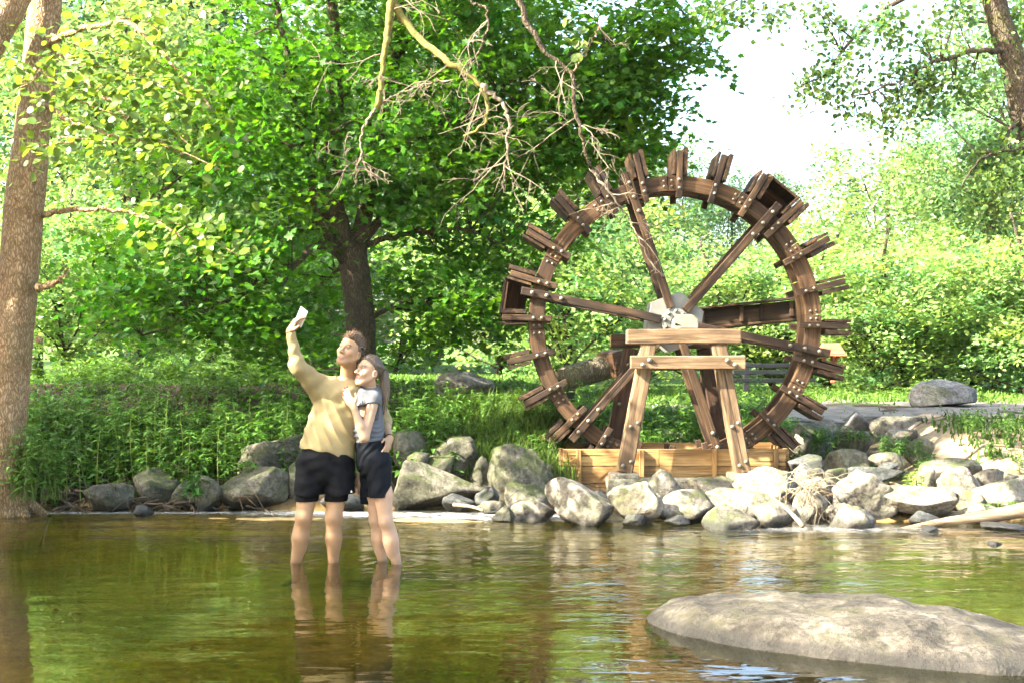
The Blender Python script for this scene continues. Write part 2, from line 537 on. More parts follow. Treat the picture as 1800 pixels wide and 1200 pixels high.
ground = wobj("ground", gp, gq, None, mg, col=c)
tag(ground, "river bank and lawn reaching back under the trees", "ground", kind="structure")

# trodden gravel path behind the right-hand rocks
u = np.linspace(2.2, 60, 160); vv = np.linspace(0, 1, 14)
U, W_ = np.meshgrid(u, vv); U = U.ravel(); W_ = W_.ravel()
edge = .9 * fbm(np.stack([U, W_ * 3, 0 * U], -1), .8, 3, 31)
py_ = (17.9 + 1.4 * smooth(4.2, 2.4, U)) + W_ * (7.0 - 3.2 * smooth(6, 2.2, U)) + edge
n = len(u); i = np.arange(13)[:, None] * n; j = np.arange(n - 1)[None]
pq = np.stack([i + j, i + j + 1, i + n + j + 1, i + n + j], -1).reshape(-1, 4)
pth = np.stack([U, py_, H(U, py_) + .014], -1)
mp = mat_plain("path_gravel", (.165, .145, .115), .9, 0, .45, 3.5, .8, .15)
tag(wobj("path", pth, pq, None, mp), "pale trodden gravel path beyond the right-hand rocks", "path", kind="structure")

# water
wx = axis_(-300, -6, 6, 300, .05); wy = np.concatenate([np.arange(.6, 5, .2), np.arange(5, 15.6, .05)])
X, Y, wq = grid(wx, wy)
Z = np.zeros_like(X)
chop = smooth(11.0, 12.6, Y) * .55 + .35 * np.exp(-(((X - 1.2) / 1.6) ** 2 + ((Y - 9.8) / 1.6) ** 2)) * 2.0 + .10
foam = np.exp(-((Y - (14.0 - .10 * X)) / .22) ** 2) * smooth(-3.2, -1.6, X) * smooth(1.2, -.3, X)
foam = np.maximum(foam, .3 * np.exp(-(((X - 2.9) / .7) ** 2 + ((Y - 12.9) / .25) ** 2)))
foam = np.maximum(foam, .45 * np.exp(-((Y - 14.3) / .12) ** 2) * smooth(-1.5, -3, X))
pw = np.stack([X, Y, 0 * X], -1)
Z = .004 * np.sin(Y * 9 + 2.0 * vnoise(pw, .8, 3)) * chop + .006 * chop * fbm(pw * [.5, 1.6, 1], 1.6, 2, 5) + .012 * foam * fbm(pw, 7, 2, 8)
for (lx_, ly_) in ((-1.63, 10.71), (-1.35, 10.72), (-.97, 10.79), (-.85, 10.63)):     # rings round the legs
    rr0 = np.hypot(X - lx_, Y - ly_); Z += .006 * np.sin(rr0 * 42) * np.exp(-rr0 / .22) * smooth(.04, .1, rr0)
mw = bpy.data.materials.new("river_water"); mw.use_nodes = True
nt = mw.node_tree; nt.nodes.clear()
out = nt.nodes.new("ShaderNodeOutputMaterial")
tc = nt.nodes.new("ShaderNodeTexCoord"); ov = tc.outputs["Object"]
ch = attr(nt, "chop"); fo = attr(nt, "foam")
r1 = noise(nt, mapping(nt, ov, (2.1, 4.8, 1)), 1.0, 2, .45, .35)
r2 = noise(nt, mapping(nt, ov, (5.5, 10, 1)), 1.0, 2, .5, .4)
r3 = noise(nt, mapping(nt, ov, (.7, 1.6, 1)), 1.0, 2, .5, .2)
hh = math_(nt, 'ADD', math_(nt, 'MULTIPLY', r1, 1.5), math_(nt, 'MULTIPLY', r3, 1.8))
hh = math_(nt, 'ADD', hh, math_(nt, 'MULTIPLY', math_(nt, 'MULTIPLY', r2, ch.outputs["Fac"]), 4.2))
bp = nt.nodes.new("ShaderNodeBump"); bp.inputs["Strength"].default_value = 1.0; bp.inputs["Distance"].default_value = .0030
nt.links.new(hh, bp.inputs["Height"])
gl = nt.nodes.new("ShaderNodeBsdfGlossy"); gl.inputs["Roughness"].default_value = .0; gl.inputs["Color"].default_value = (1, 1, 1, 1)
tr = nt.nodes.new("ShaderNodeBsdfTransparent"); tr.inputs[0].default_value = (.72, .70, .32, 1)
murk = nt.nodes.new("ShaderNodeBsdfDiffuse"); murk.inputs[0].default_value = (.05, .055, .012, 1)
m1 = nt.nodes.new("ShaderNodeMixShader"); m1.inputs[0].default_value = .10
nt.links.new(tr.outputs[0], m1.inputs[1]); nt.links.new(murk.outputs[0], m1.inputs[2])
fr = nt.nodes.new("ShaderNodeFresnel"); fr.inputs[0].default_value = 1.33
for s in (gl, fr): nt.links.new(bp.outputs[0], s.inputs["Normal"])
m2 = nt.nodes.new("ShaderNodeMixShader")
nt.links.new(fr.outputs[0], m2.inputs[0]); nt.links.new(m1.outputs[0], m2.inputs[1]); nt.links.new(gl.outputs[0], m2.inputs[2])
fd = nt.nodes.new("ShaderNodeBsdfDiffuse"); fd.inputs[0].default_value = (.8, .8, .78, 1)
ff = ramp(nt, noise(nt, mapping(nt, ov, (9, 26, 1)), 1.0, 5, .7), [(.44, (0, 0, 0)), (.60, (1, 1, 1))])
ff = math_(nt, 'MULTIPLY', ff, fo.outputs["Fac"], True)
m3 = nt.nodes.new("ShaderNodeMixShader")
nt.links.new(ff, m3.inputs[0]); nt.links.new(m2.outputs[0], m3.inputs[1]); nt.links.new(fd.outputs[0], m3.inputs[2])
nt.links.new(m3.outputs[0], out.inputs[0])
tag(wobj("water", np.stack([X, Y, Z], -1), wq, None, mw, attrs={"chop": np.clip(chop, 0, 1.2), "foam": foam}), "shallow brown green river with small ripples", "water", kind="structure")

# ------------------------------------------------------------------ rocks
def ico(sub):
    import bmesh
    bm = bmesh.new(); bmesh.ops.create_icosphere(bm, subdivisions=sub, radius=1.0)
    V = np.array([v.co[:] for v in bm.verts]); T = np.array([[v.index for v in f.verts] for f in bm.faces])
    bm.free(); return V, T
ICO = {s: ico(s) for s in (3, 4, 5, 6)}

def rock_shape(seed, sub=4, ang=.6, rough=.06, top=None):
    D, T = ICO[sub]
    r = np.random.default_rng(seed)
    npl = 10
    n = r.normal(size=(npl, 3)); n /= np.linalg.norm(n, axis=1)[:, None]
    d = r.uniform(.52, .92, npl)
    dn = D @ n.T
    q = np.where(dn > .05, d[None] / np.maximum(dn, .05), 9)
    q = np.concatenate([q, np.full((len(D), 1), 1.16)], 1)
    k = 9 + 46 * ang
    R = -np.log(np.exp(-k * np.minimum(q, 3)).sum(1)) / k
    V = D * R[:, None]
    V = V * (1 + 1.25 * rough * fbm(V, 1.5, 5, seed % 1000, .55) - .9 * rough * np.maximum(0, .22 - np.abs(fbm(V, 1.9, 3, seed % 991))))[:, None]
    return V, T

ROCKS = []
def rock(x0, y0, x1, y1, Y, label, mat=None, ang=.6, rough=.07, dep=.85, sub=4, sink=.3, seed=None, yaw=0, group=None, name="boulder", cat="boulder"):
    """a boulder that shows between these photo columns and rows when standing at distance Y"""
    seed = seed if seed is not None else len(ROCKS) * 13 + 5
    V, T = rock_shape(seed, sub, max(ang, .85) if mat is ROCKM else ang, rough)
    a = P(x0, y0, Y); b = P(x1, y1, Y)
    wdt, hgt = b[0] - a[0], a[2] - b[2]
    lo, hi = V.min(0), V.max(0)
    V = (V - (lo + hi) / 2) / (hi - lo)
    hh = hgt * (1 + sink)
    V = V * [wdt, wdt * dep, hh]
    cx, cz = (a[0] + b[0]) / 2, a[2] - hh / 2
    V = V + [cx, Y + wdt * dep * .25, cz]
    o = wobj(name, V, None, T, mat or ROCK, None, (cx, Y + wdt * dep * .25, cz - hh / 2))
    tag(o, label, cat, group)
    ROCKS.append(o)
    return o

G1 = "rocks along the foot of the wheel"; G2 = "boulders on the far bank"; G3 = "rocks on the right-hand slope"
rock(958, 838, 1086, 921, 13.25, "large rock with dark right flank under the trough's left corner", ROCK, .75, .09, sub=5, group=G1, seed=11)
rock(1068, 845, 1166, 918, 13.3, "pale pointed rock in front of the left trestle foot", ROCK, .7, .09, sub=5, group=G1, seed=23)
rock(1134, 823, 1216, 900, 13.95, "tall bright rock with mossy top right of the left trestle foot", ROCK, .6, .08, sub=5, group=G1, seed=31)
rock(1160, 862, 1262, 917, 13.45, "bright tilted rock between the tall mossy rock and the water", ROCK, .6, .08, group=G1, seed=41)
rock(1200, 858, 1400, 918, 13.6, "long pale slab sloping into the water before the trough", ROCK, .55, .06, sub=5, dep=.6, group=G1, seed=47)
rock(1235, 888, 1338, 929, 12.9, "dark wet rounded rock at the water's edge before the long slab", ROCKM, .5, .07, group=G1, seed=53)
rock(1290, 820, 1432, 892, 14.05, "bright peaked boulder before the right trestle foot", ROCK, .85, .09, sub=5, group=G1, seed=61)
rock(1328, 882, 1414, 926, 13.05, "pale low rock with wet dark base left of the dead twigs", ROCK, .6, .08, group=G1, seed=67)
rock(1392, 856, 1462, 912, 13.5, "pale rock under the heap of dead twigs", ROCK, .5, .08, group=G1, seed=71)
rock(1458, 828, 1592, 908, 13.65, "biggest sunlit boulder right of the dead twigs", ROCK, .6, .07, sub=5, group=G1, seed=79)
rock(1464, 886, 1546, 932, 12.95, "wedge shaped rock with black wet side at the water", ROCK, .8, .07, group=G1, seed=83)
rock(1454, 882, 1502, 912, 13.35, "small pale stone left of the wedge shaped rock", ROCK, .5, .07, group=G1, seed=89)
rock(1557, 855, 1682, 908, 13.5, "sunlit boulder with hollow shaded underside below the young plant", ROCK, .45, .06, sub=5, sink=.1, group=G1, seed=97)
rock(1600, 898, 1660, 925, 13.25, "small dark stone beneath the hollow boulder", ROCKD, .5, .07, group=G1, seed=99)
rock(1650, 820, 1732, 872, 14.2, "smooth round sunlit boulder left of the frame-edge rocks", ROCK, .3, .03, sub=5, group=G1, seed=101)
rock(1718, 838, 1830, 892, 13.9, "big white sunlit rock cut by the right edge", ROCK, .6, .06, sub=5, group=G1, seed=103)
rock(1708, 822, 1772, 856, 14.4, "flat topped pale rock behind the big white rock at right", ROCK, .7, .06, group=G1, seed=107)
rock(1765, 832, 1800, 862, 14.1, "small reddish rock at the right edge", ROCKM, .8, .07, group=G1, seed=109)
rock(1652, 884, 1764, 918, 13.5, "low smooth pale slab behind the driftwood log", ROCK, .3, .03, dep=.6, group=G1, seed=113)
rock(1678, 862, 1748, 894, 13.85, "small speckled stone below the smooth round boulder", ROCK, .5, .08, group=G1, seed=127)
rock(1608, 820, 1652, 864, 14.3, "upright grey stone right of the young plant", ROCK, .5, .06, group=G1, seed=131)
rock(1640, 858, 1690, 878, 13.9, "little mossy stone between hollow boulder and round boulder", ROCKM, .5, .09, group=G1, seed=133)
rock(1210, 838, 1300, 880, 14.25, "pale rubble stone against the footing between the trestle feet", ROCK, .6, .09, group=G1, seed=137)
rock(1028, 862, 1080, 900, 13.8, "rubble stone wedged behind the left corner rock", ROCK, .6, .09, group=G1, seed=139)
rock(1395, 838, 1470, 866, 14.2, "pale flat stone behind the heap of dead twigs", ROCK, .6, .08, group=G1, seed=149)
rock(1168, 905, 1215, 922, 13.2, "small black wet stone left of the long slab", ROCKD, .5, .08, group=G1, seed=151)
rock(1094, 903, 1135, 922, 13.15, "small black wet stone at the foot of the pale pointed rock", ROCKD, .5, .08, group=G1, seed=157)
rock(895, 878, 978, 913, 13.7, "low white rock left of the large corner rock", ROCK, .5, .07, dep=.7, group=G1, seed=163)
rock(864, 890, 906, 913, 13.5, "small brown wet stone standing in the rapids", ROCKM, .6, .08, group=G1, seed=167)
rock(838, 880, 892, 898, 14.1, "flat pale stone beside the rapids", ROCK, .5, .08, group=G1, seed=173)
# dark group right of the trough
rock(1385, 798, 1458, 830, 14.95, "dark blue green boulder beside the trough's right end", ROCKD, .6, .05, group=G3, seed=179)
rock(1384, 816, 1444, 856, 14.5, "dark ridged boulder below the blue green boulder", ROCKD, .5, .12, group=G3, seed=181)
rock(1420, 822, 1456, 846, 14.35, "small grey cobble right of the dark ridged boulder", ROCKM, .4, .05, group=G3, seed=191)
rock(1450, 822, 1492, 850, 14.3, "second grey cobble behind the biggest sunlit boulder", ROCKM, .4, .05, group=G3, seed=193)
rock(1488, 819, 1592, 842, 14.45, "long dark stone behind the biggest sunlit boulder", ROCKD, .4, .06, dep=.5, group=G3, seed=197)
rock(1452, 788, 1534, 828, 15.4, "brown rounded boulder above the two grey cobbles", ROCKM, .5, .05, group=G3, seed=199)
rock(1530, 794, 1592, 826, 15.2, "smooth brown boulder in the middle of the right-hand slope", ROCKM, .4, .04, group=G3, seed=211)
rock(1468, 756, 1536, 800, 16.2, "grey boulder halfway up the slope under the wheel's right side", ROCKM, .5, .06, group=G3, seed=223)
rock(1588, 770, 1650, 820, 15.8, "grey green boulder at the foot of the sandy slope", ROCKM, .5, .06, group=G3, seed=227)
rock(1528, 730, 1652, 778, 17.4, "wide flat slab at the top of the slope by the path", ROCK, .55, .05, dep=.8, sub=5, group=G3, seed=229)
rock(1480, 722, 1540, 758, 17.5, "angular grey rock at the path's edge left of the flat slab", ROCKG, .8, .06, group=G3, seed=233)
rock(1380, 742, 1474, 800, 16.3, "dark broad boulder under the lower right paddles", ROCKM, .5, .06, sub=5, group=G3, seed=239)
rock(1562, 755, 1622, 790, 16.5, "small tan rock below the flat slab", ROCK, .5, .06, group=G3, seed=241)
rock(1412, 736, 1476, 764, 17.2, "dark low rock partly under leaves beside the path", ROCKM, .6, .08, group=G3, seed=251)
rock(1620, 806, 1730, 856, 14.75, "dark smooth ledge below the sandy slope", ROCKM, .3, .05, sub=5, group=G3, seed=257)
rock(1545, 812, 1582, 828, 14.9, "small greenish cobble left of the young plant", ROCKD, .3, .04, group=G3, seed=263)
# far bank left of the wheel
rock(856, 778, 972, 890, 14.75, "big mossy boulder left of the trough", ROCKM, .6, .07, sub=5, group=G2, seed=269)
rock(886, 846, 966, 900, 14.2, "brown stone at the foot of the big mossy boulder", ROCKM, .5, .08, group=G2, seed=271)
rock(684, 808, 866, 888, 14.7, "long grey boulder lying on the bank behind the woman", ROCKM, .55, .05, sub=5, dep=.55, group=G2, seed=277)
rock(752, 766, 848, 832, 15.2, "tilted triangular boulder above the long grey boulder", ROCKM, .9, .05, sub=5, group=G2, seed=281)
rock(686, 756, 756, 812, 15.2, "rounded grey boulder by the woman's hip", ROCKM, .5, .05, group=G2, seed=283)
rock(714, 794, 754, 822, 14.95, "small mossy stone wedged between the bank boulders", ROCKM, .5, .07, group=G2, seed=293)
rock(794, 750, 846, 786, 16.0, "grey rock among grass above the triangular boulder", ROCKM, .6, .08, group=G2, seed=307)
rock(776, 868, 836, 893, 14.35, "dark wet stone below the long grey boulder", ROCKD, .5, .07, group=G2, seed=311)
rock(834, 856, 878, 888, 14.4, "grey wet stone left of the big mossy boulder", ROCKD, .6, .07, group=G2, seed=313)
rock(376, 820, 508, 890, 14.65, "mossy boulder with a green hollow left of the man", ROCKM, .5, .05, sub=5, group=G2, seed=317)
rock(410, 764, 548, 890, 15.15, "tall angular grey boulder behind the man", ROCKM, .85, .07, sub=5, group=G2, seed=331)
rock(224, 822, 308, 882, 14.8, "rounded tan boulder with mossy top under the tall plants", ROCKM, .5, .05, sub=5, group=G2, seed=337)
rock(334, 836, 390, 888, 14.55, "small ochre pointed rock at the left waterline", ROCKM, .7, .08, group=G2, seed=347)
rock(300, 775, 410, 830, 15.9, "dim grey rock behind the stems above the left bank", ROCKM, .5, .06, group=G2, seed=349)
rock(350, 738, 388, 762, 16.8, "little grey rock high in the greenery of the left bank", ROCKM, .5, .06, group=G2, seed=353)
rock(232, 888, 268, 904, 14.1, "small dark stone at the root tangle", ROCKD, .5, .08, group=G2, seed=359)
rock(560, 862, 640, 892, 14.5, "dark stone at the waterline behind the couple's legs", ROCKD, .5, .07, group=G2, seed=367)
rock(860, 742, 905, 770, 16.3, "grey stone showing through grass left of the wheel", ROCKM, .5, .07, group=G2, seed=373)
rock(505, 800, 575, 892, 14.85, "dark grey boulder hidden behind the man's right leg", ROCKM, .7, .07, group=G2, seed=503)
rock(620, 800, 700, 890, 14.9, "shaded boulder between the couple's shorts and the long grey boulder", ROCKM, .7, .07, group=G2, seed=509)
rock(816, 800, 884, 872, 15.05, "mossy block between the long grey boulder and the big mossy one", ROCKM, .7, .07, group=G2, seed=521)
rock(296, 842, 344, 888, 14.75, "dull mossy stone between the tan boulder and the ochre rock", ROCKM, .6, .07, group=G2, seed=523)
rock(146, 850, 232, 894, 14.6, "low earthy boulder between the alder roots and the tan boulder", ROCKM, .6, .08, group=G2, seed=541)
rock(740, 800, 800, 836, 15.0, "mossy wedge under the tilted triangular boulder", ROCKM, .6, .07, group=G2, seed=547)
rock(905, 815, 985, 886, 15.0, "shaded boulder tucked against the trough's left end", ROCKM, .6, .07, group=G2, seed=557)
rock(500, 764, 560, 815, 15.5, "mossy grey boulder in the plants behind the man's hip", ROCKM, .7, .06, group=G2, seed=563)
# lawn boulders
rock(761, 652, 869, 706, 16.9, "lichen grey boulder on the lawn's edge right of the woman", ROCKG, .35, .05, sub=5, seed=379, sink=.15)
rock(1604, 666, 1726, 712, 21.0, "big smooth grey boulder on the right-hand path", ROCKG, .45, .04, sub=5, seed=383, sink=.12)
rock(962, 655, 1006, 694, 19.5, "dark boulder half hidden by the wheel's left rim", ROCKG, .4, .05, seed=389)
rock(1142, 755, 1242, 794, 17.1, "grey rock seen through the trestle behind the trough", ROCKG, .5, .06, seed=397)
# stones out in the water
rock(1614, 924, 1660, 940, 12.75, "small black wet stone in the water below the driftwood", ROCKD, .4, .08, seed=401)
rock(1730, 920, 1830, 936, 12.85, "flat black wet stone in the water at the right edge", ROCKD, .4, .1, seed=409)
rock(1738, 951, 1764, 961, 11.8, "tiny dark stone breaking the water at right", ROCKD, .5, .08, seed=419)
# the whale-backed rock in the foreground
V, T = ICO[6]
V = V.copy()
cosr, sinr = math.cos(-.60), math.sin(-.60)
lx, ly, lz = V[:, 0] * 1.36, V[:, 1] * .66, V[:, 2]
lz = np.sign(lz) * np.abs(lz) ** .8 * .245
prof = 1 - .30 * smooth(-.2, 1.1, lx / 1.36) + .10 * np.exp(-((lx + .1) / .5) ** 2)
lz = lz * prof
fl_ = .215 + .035 * (ly / .66) - .045 * (lx / 1.36) ** 2 + .02 * np.sin(lx * 3.1 + 1.0)
lz = np.where(lz > fl_, fl_ + (lz - fl_) * .25, lz)
lz = lz - .05 * np.exp(-((lx + ly * .6 - .35) / .10) ** 2) * (lz > 0) * .35
px_ = lx * cosr - ly * sinr + 1.95; py_ = lx * sinr + ly * cosr + 7.75
V = np.stack([px_, py_, lz - .045], -1)
V[:, 2] += .026 * fbm(V, 2.3, 4, 77) - .02 * np.maximum(0, .12 - np.abs(fbm(V, 1.3, 2, 91))) + .014 * fbm(V, 9, 4, 78)
V[:, :2] += .05 * np.stack([fbm(V, 1.5, 3, 79), fbm(V, 1.5, 3, 80)], -1)
mfr = mat_rock("foreground_rock", (.022, .019, .014), (.075, .066, .050), (.175, .155, .122), .5, (.045, .042, .022), True, .045)
tag(wobj("boulder", V, None, T, mfr, None, (1.95, 7.75, -.3)), "broad low whale-backed rock in the near water at lower right", "boulder")

# ------------------------------------------------------------------ water wheel
WC = np.array([(1183 - 900) * 15.6 / F, 15.6, CAMH - (567 - HZ) * 15.6 / F])
wheel = thing("water_wheel", "big dark brown wooden water wheel with bolted paddles and six spokes", "water wheel", (WC[0], WC[1], WC[2] - 1.9))
def rad(ang, r, y=0.0):
    a = math.radians(ang)
    return WC + np.array([r * math.cos(a), y, r * math.sin(a)])
import bmesh
def bolt_mesh():
    V, Q, T = tube([(0, 0, 0), (0, -.008, 0), (0, -.016, 0), (0, -.021, 0)], [.019, .019, .013, .003], 10)
    return mesh_np("bolt", V, Q, T)
BM = bolt_mesh()
def bolt(p, parent, s=1.0):
    M = Matrix.Translation(Vector([float(c) for c in p])) @ Matrix.Rotation(random.uniform(0, 6), 4, 'Y') @ Matrix.Scale(s, 4)
    return mobj("bolt", BM, BOLT, parent, M)
# felloes
R0, R1, TH = 1.415, 1.585, .08
def felloe():
    a = np.radians(np.linspace(.18, 29.82, 13)); V = []; 
    for ang in a:
        for (r, y) in ((R0 + .006, -TH / 2), (R1 - .006, -TH / 2), (R1, -TH / 2 + .006), (R1, TH / 2), (R0, TH / 2), (R0, -TH / 2 + .006)):
            V.append((r * math.cos(ang), y, r * math.sin(ang)))
    n = 6; m = 13
    i = np.arange(m - 1)[:, None] * n; j = np.arange(n)[None]; k = (j + 1) % n
    Q = np.stack([i + j, i + k, i + n + k, i + n + j], -1).reshape(-1, 4)
    T = [[0, q + 1, q] for q in range(1, 5)] + [[(m - 1) * n, (m - 1) * n + q, (m - 1) * n + q + 1] for q in range(1, 5)]
    return mesh_np("rim_segment", np.array(V), Q, np.array(T), smooth_=False)
FM = felloe()
YF, YB = -.16, .24
# rim wood: grain follows the ring
def rim_wood():
    m, nt, b = newmat("rim_wood")
    tc = nt.nodes.new("ShaderNodeTexCoord"); v = objvec(nt)
    sx = nt.nodes.new("ShaderNodeSeparateXYZ"); nt.links.new(tc.outputs["Object"], sx.inputs[0])
    ang = math_(nt, 'ARCTAN2', sx.outputs[2], sx.outputs[0])
    r = math_(nt, 'SQRT', math_(nt, 'ADD', math_(nt, 'MULTIPLY', sx.outputs[0], sx.outputs[0]), math_(nt, 'MULTIPLY', sx.outputs[2], sx.outputs[2])))
    oi = nt.nodes.new("ShaderNodeObjectInfo")
    cb = nt.nodes.new("ShaderNodeCombineXYZ")
    nt.links.new(math_(nt, 'MULTIPLY', ang, 3.0), cb.inputs[0]); nt.links.new(math_(nt, 'MULTIPLY', r, 34), cb.inputs[1])
    nt.links.new(math_(nt, 'MULTIPLY', oi.outputs["Random"], 40), cb.inputs[2])
    g = noise(nt, cb.outputs[0], 1.0, 5, .6, .5)
    w = noise(nt, v, 3.0, 5, .6)
    c = ramp(nt, g, [(.3, (.022, .012, .005)), (.5, (.07, .038, .016)), (.72, (.15, .088, .038))])
    c = mixc(nt, ramp(nt, w, [(.45, (0, 0, 0)), (.8, (.8, .8, .8))]), c, (.03, .015, .008))
    tone = ramp(nt, oi.outputs["Random"], [(0, (.65, .63, .6)), (1, (1.3, 1.25, 1.2))])
    c = mixc(nt, 1.0, c, tone, 'MULTIPLY')
    nt.links.new(c, b.inputs["Base Color"]); b.inputs["Roughness"].default_value = .75; b.inputs["Specular IOR Level"].default_value = .3
    bump(nt, b, g, .5, .008)
    return m
RIMW = rim_wood()
for y0, off in ((YF, 3.0), (YB, 18.0)):
    for k in range(12):
        M = Matrix.Translation(Vector((WC[0], WC[1] + y0, WC[2]))) @ Matrix.Rotation(-math.radians(30 * k + off), 4, 'Y')
        seg = mobj("rim_segment", FM, RIMW, wheel, M)
        if y0 == YF:
            for da in (1.6, 28.4):
                for r in (R0 + .055, R1 - .055):
                    a = 30 * k + off + da
                    bolt(rad(a, r, YF - TH / 2), seg, .75)
# paddles
GAPS = 1.5
for k in range(24):
    ang = 15 * k - GAPS
    er = np.array([math.cos(math.radians(ang)), 0, math.sin(math.radians(ang))])
    et = np.array([math.sin(math.radians(ang)), 0, -math.cos(math.radians(ang))])     # clockwise seen from the river
    j = random.uniform(-.02, .02)
    yf = YF - TH / 2 - .032
    arm = beam("paddle_arm", WC + er * 1.335 + [0, yf, 0], WC + er * (1.87 + j) + [0, yf, 0], .058, .066, WOOD_D, wheel, up=et, c=.005)
    for r in (1.445, 1.535):
        bolt(WC + er * r + [0, yf - .032, 0] + et * random.uniform(-.008, .008), arm, .95)
    yb = YB + TH / 2 + .032
    beam("paddle_arm", WC + er * 1.335 + [0, yb, 0], WC + er * (1.86 + j) + [0, yb, 0], .058, .066, WOOD_D, wheel, up=et, c=.005)
    # two boards that make the paddle, on the clockwise side of the arms
    for (off, r0, r1, th) in ((.068, 1.605, 1.90, .046), (-.058, 1.615, 1.885, .028)):
        p0 = WC + er * ((r0 + r1) / 2 + j) + et * off
        beam("paddle_board", p0 + [0, yf - .02 + random.uniform(-.01, .01), 0], p0 + [0, yb + .03, 0], r1 - r0, th, WOOD_D, wheel, up=et, c=.004)
# bucket plates between neighbouring paddles at every other spoke
for ang in (48.5 + 3.5, 168.5 + 3.5, 288.5 + 3.5):
    ce = ang - .5
    er = np.array([math.cos(math.radians(ce)), 0, math.sin(math.radians(ce))]); et = np.array([math.sin(math.radians(ce)), 0, -math.cos(math.radians(ce))])
    for (r_, y_) in ((1.845, .06),):
        p = WC + er * 1.755 + [0, YB + .13, 0]
        beam("bucket_plate", p - et * .215, p + et * .215, .03, .25, WOOD_B, wheel, up=er, c=.004)
        q = WC + er * 1.885
        beam("bucket_plate", q + [0, YF - .02, 0], q + [0, YB + .1, 0], .42, .028, WOOD_D, wheel, up=er, c=.004)
# spokes
for k in range(6):
    ang = 48.5 + 60 * k
    er = np.array([math.cos(math.radians(ang)), 0, math.sin(math.radians(ang))]); et = np.array([math.sin(math.radians(ang)), 0, -math.cos(math.radians(ang))])
    yf = YF - TH / 2 - .034
    sp = beam("spoke", WC + er * .16 + [0, yf, 0], WC + er * 1.70 + [0, yf, 0], .06, .088, WOOD_D, wheel, up=et, c=.006)
    for r in (1.42, 1.58, 1.26):
        bolt(WC + er * r + [0, yf - .033, 0], sp, 1.25)
    yb = YB + TH / 2 + .034
    beam("spoke", WC + er * .16 + [0, yb, 0], WC + er * 1.70 + [0, yb, 0], .06, .088, WOOD_D, wheel, up=et, c=.006)
# hub: two six-sided plates, an axle, small bolts
def ngon_plate(name, n, r, th, y, rot, mat, parent, ch=.004):
    a = np.radians(np.arange(n) * 360 / n + rot)
    V = []
    for (yy, rr) in ((-th / 2, r - ch), (-th / 2 + ch, r), (th / 2, r)):
        V += [(rr * math.cos(t_), yy, rr * math.sin(t_)) for t_ in a]
    Q = [[l * n + i, l * n + (i + 1) % n, (l + 1) * n + (i + 1) % n, (l + 1) * n + i] for l in (0, 1) for i in range(n)]
    T = [[0, i + 1, i] for i in range(1, n - 1)] + [[2 * n, 2 * n + i, 2 * n + i + 1] for i in range(1, n - 1)]
    return mobj(name, mesh_np(name, np.array(V), np.array(Q), np.array(T), smooth_=False), mat, parent, Matrix.Translation(Vector((WC[0], WC[1] + y, WC[2]))))
ngon_plate("hub_plate", 6, .335, .03, YF - TH / 2 + .03, 20, PLATE, wheel)
ngon_plate("hub_plate", 6, .335, .03, YB + TH / 2 - .03, 20, PLATE, wheel)
hubf = ngon_plate("hub_disc", 18, .15, .05, YF - TH / 2 - .02, 0, PLATE, wheel)
DARK = mat_plain("dark_steel", (.02, .02, .02), .5, .4, .2, 30, .1)
for k in range(9):
    a = math.radians(k * 40 + 8)
    mobj("hub_bolt", BM, DARK if k % 2 else BOLT, hubf, Matrix.Translation(Vector((WC[0] + .115 * math.cos(a), WC[1] + YF - TH / 2 - .046, WC[2] + .115 * math.sin(a)))) @ Matrix.Scale(1.1, 4))
V, Q, T = tube([WC + [0, -.62, 0], WC + [0, .72, 0]], .055, 16)
wobj("axle", V, Q, T, DARK, wheel)

# ------------------------------------------------------------------ trestles that carry the axle
def trestle(label, yc, mat, topz, xc, lo, group="trestles carrying the wheel", lw=.165, top_l=1.19, topdx=.365, botdx=.62, low=True):
    t_ = thing("wheel_trestle", label, "trestle", (xc, yc, lo), group)
    bh = .155
    bm_ = beam("top_beam", (xc - top_l / 2, yc, topz - bh / 2), (xc + top_l / 2, yc, topz - bh / 2), .20, bh, mat, t_, rough=.005, c=.012)
    for s in (-1, 1):
        a = np.array([xc + s * botdx, yc, lo]); b = np.array([xc + s * topdx, yc, topz - bh])
        lg = beam("leg", a, b, lw, .17, mat, t_, up=(0, 1, 0), rough=.006, c=.012)
        for (f, dx) in ((.06, -.03), (.09, .045), (.36, -.03), (.39, .04)) if low else ((.5, -.02),):
            q = a + (b - a) * (f if f < .2 else f)
            bolt(q + [dx, -.085, 0], lg, 1.1)
    zl = topz - .345
    cb = beam("cross_beam", (xc - top_l / 2 + .03, yc - .10 - .045, zl), (xc + top_l / 2 + .03, yc - .10 - .045, zl), .09, .14, mat, t_, rough=.004, c=.01) if low else \
        beam("cross_beam", (xc - top_l / 2 + .06, yc + .14, zl), (xc + top_l / 2 - .1, yc + .14, zl), .09, .13, mat, t_, rough=.004, c=.01)
    if low:
        for dx, dz in ((-.40, .025), (-.47, -.025), (.40, .02), (.48, -.025)):
            bolt((xc + .03 + dx, yc - .195, zl + dz), cb, 1.35)
    else:
        for dx in (-.46, -.36, .40):
            bolt((xc + dx, yc - .09, zl + .05 * (dx + .4)), t_, 1.2)
    return t_
XF = (1203 - 900) * 14.75 / F
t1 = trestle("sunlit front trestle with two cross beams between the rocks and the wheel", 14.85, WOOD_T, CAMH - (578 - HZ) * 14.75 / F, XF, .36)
t2 = trestle("dark rear trestle seen behind the wheel's spokes", 16.35, WOOD_B, CAMH - (588 - HZ) * 16.3 / F, XF + .0, .40, low=False, topdx=.42, botdx=.66, top_l=1.3)
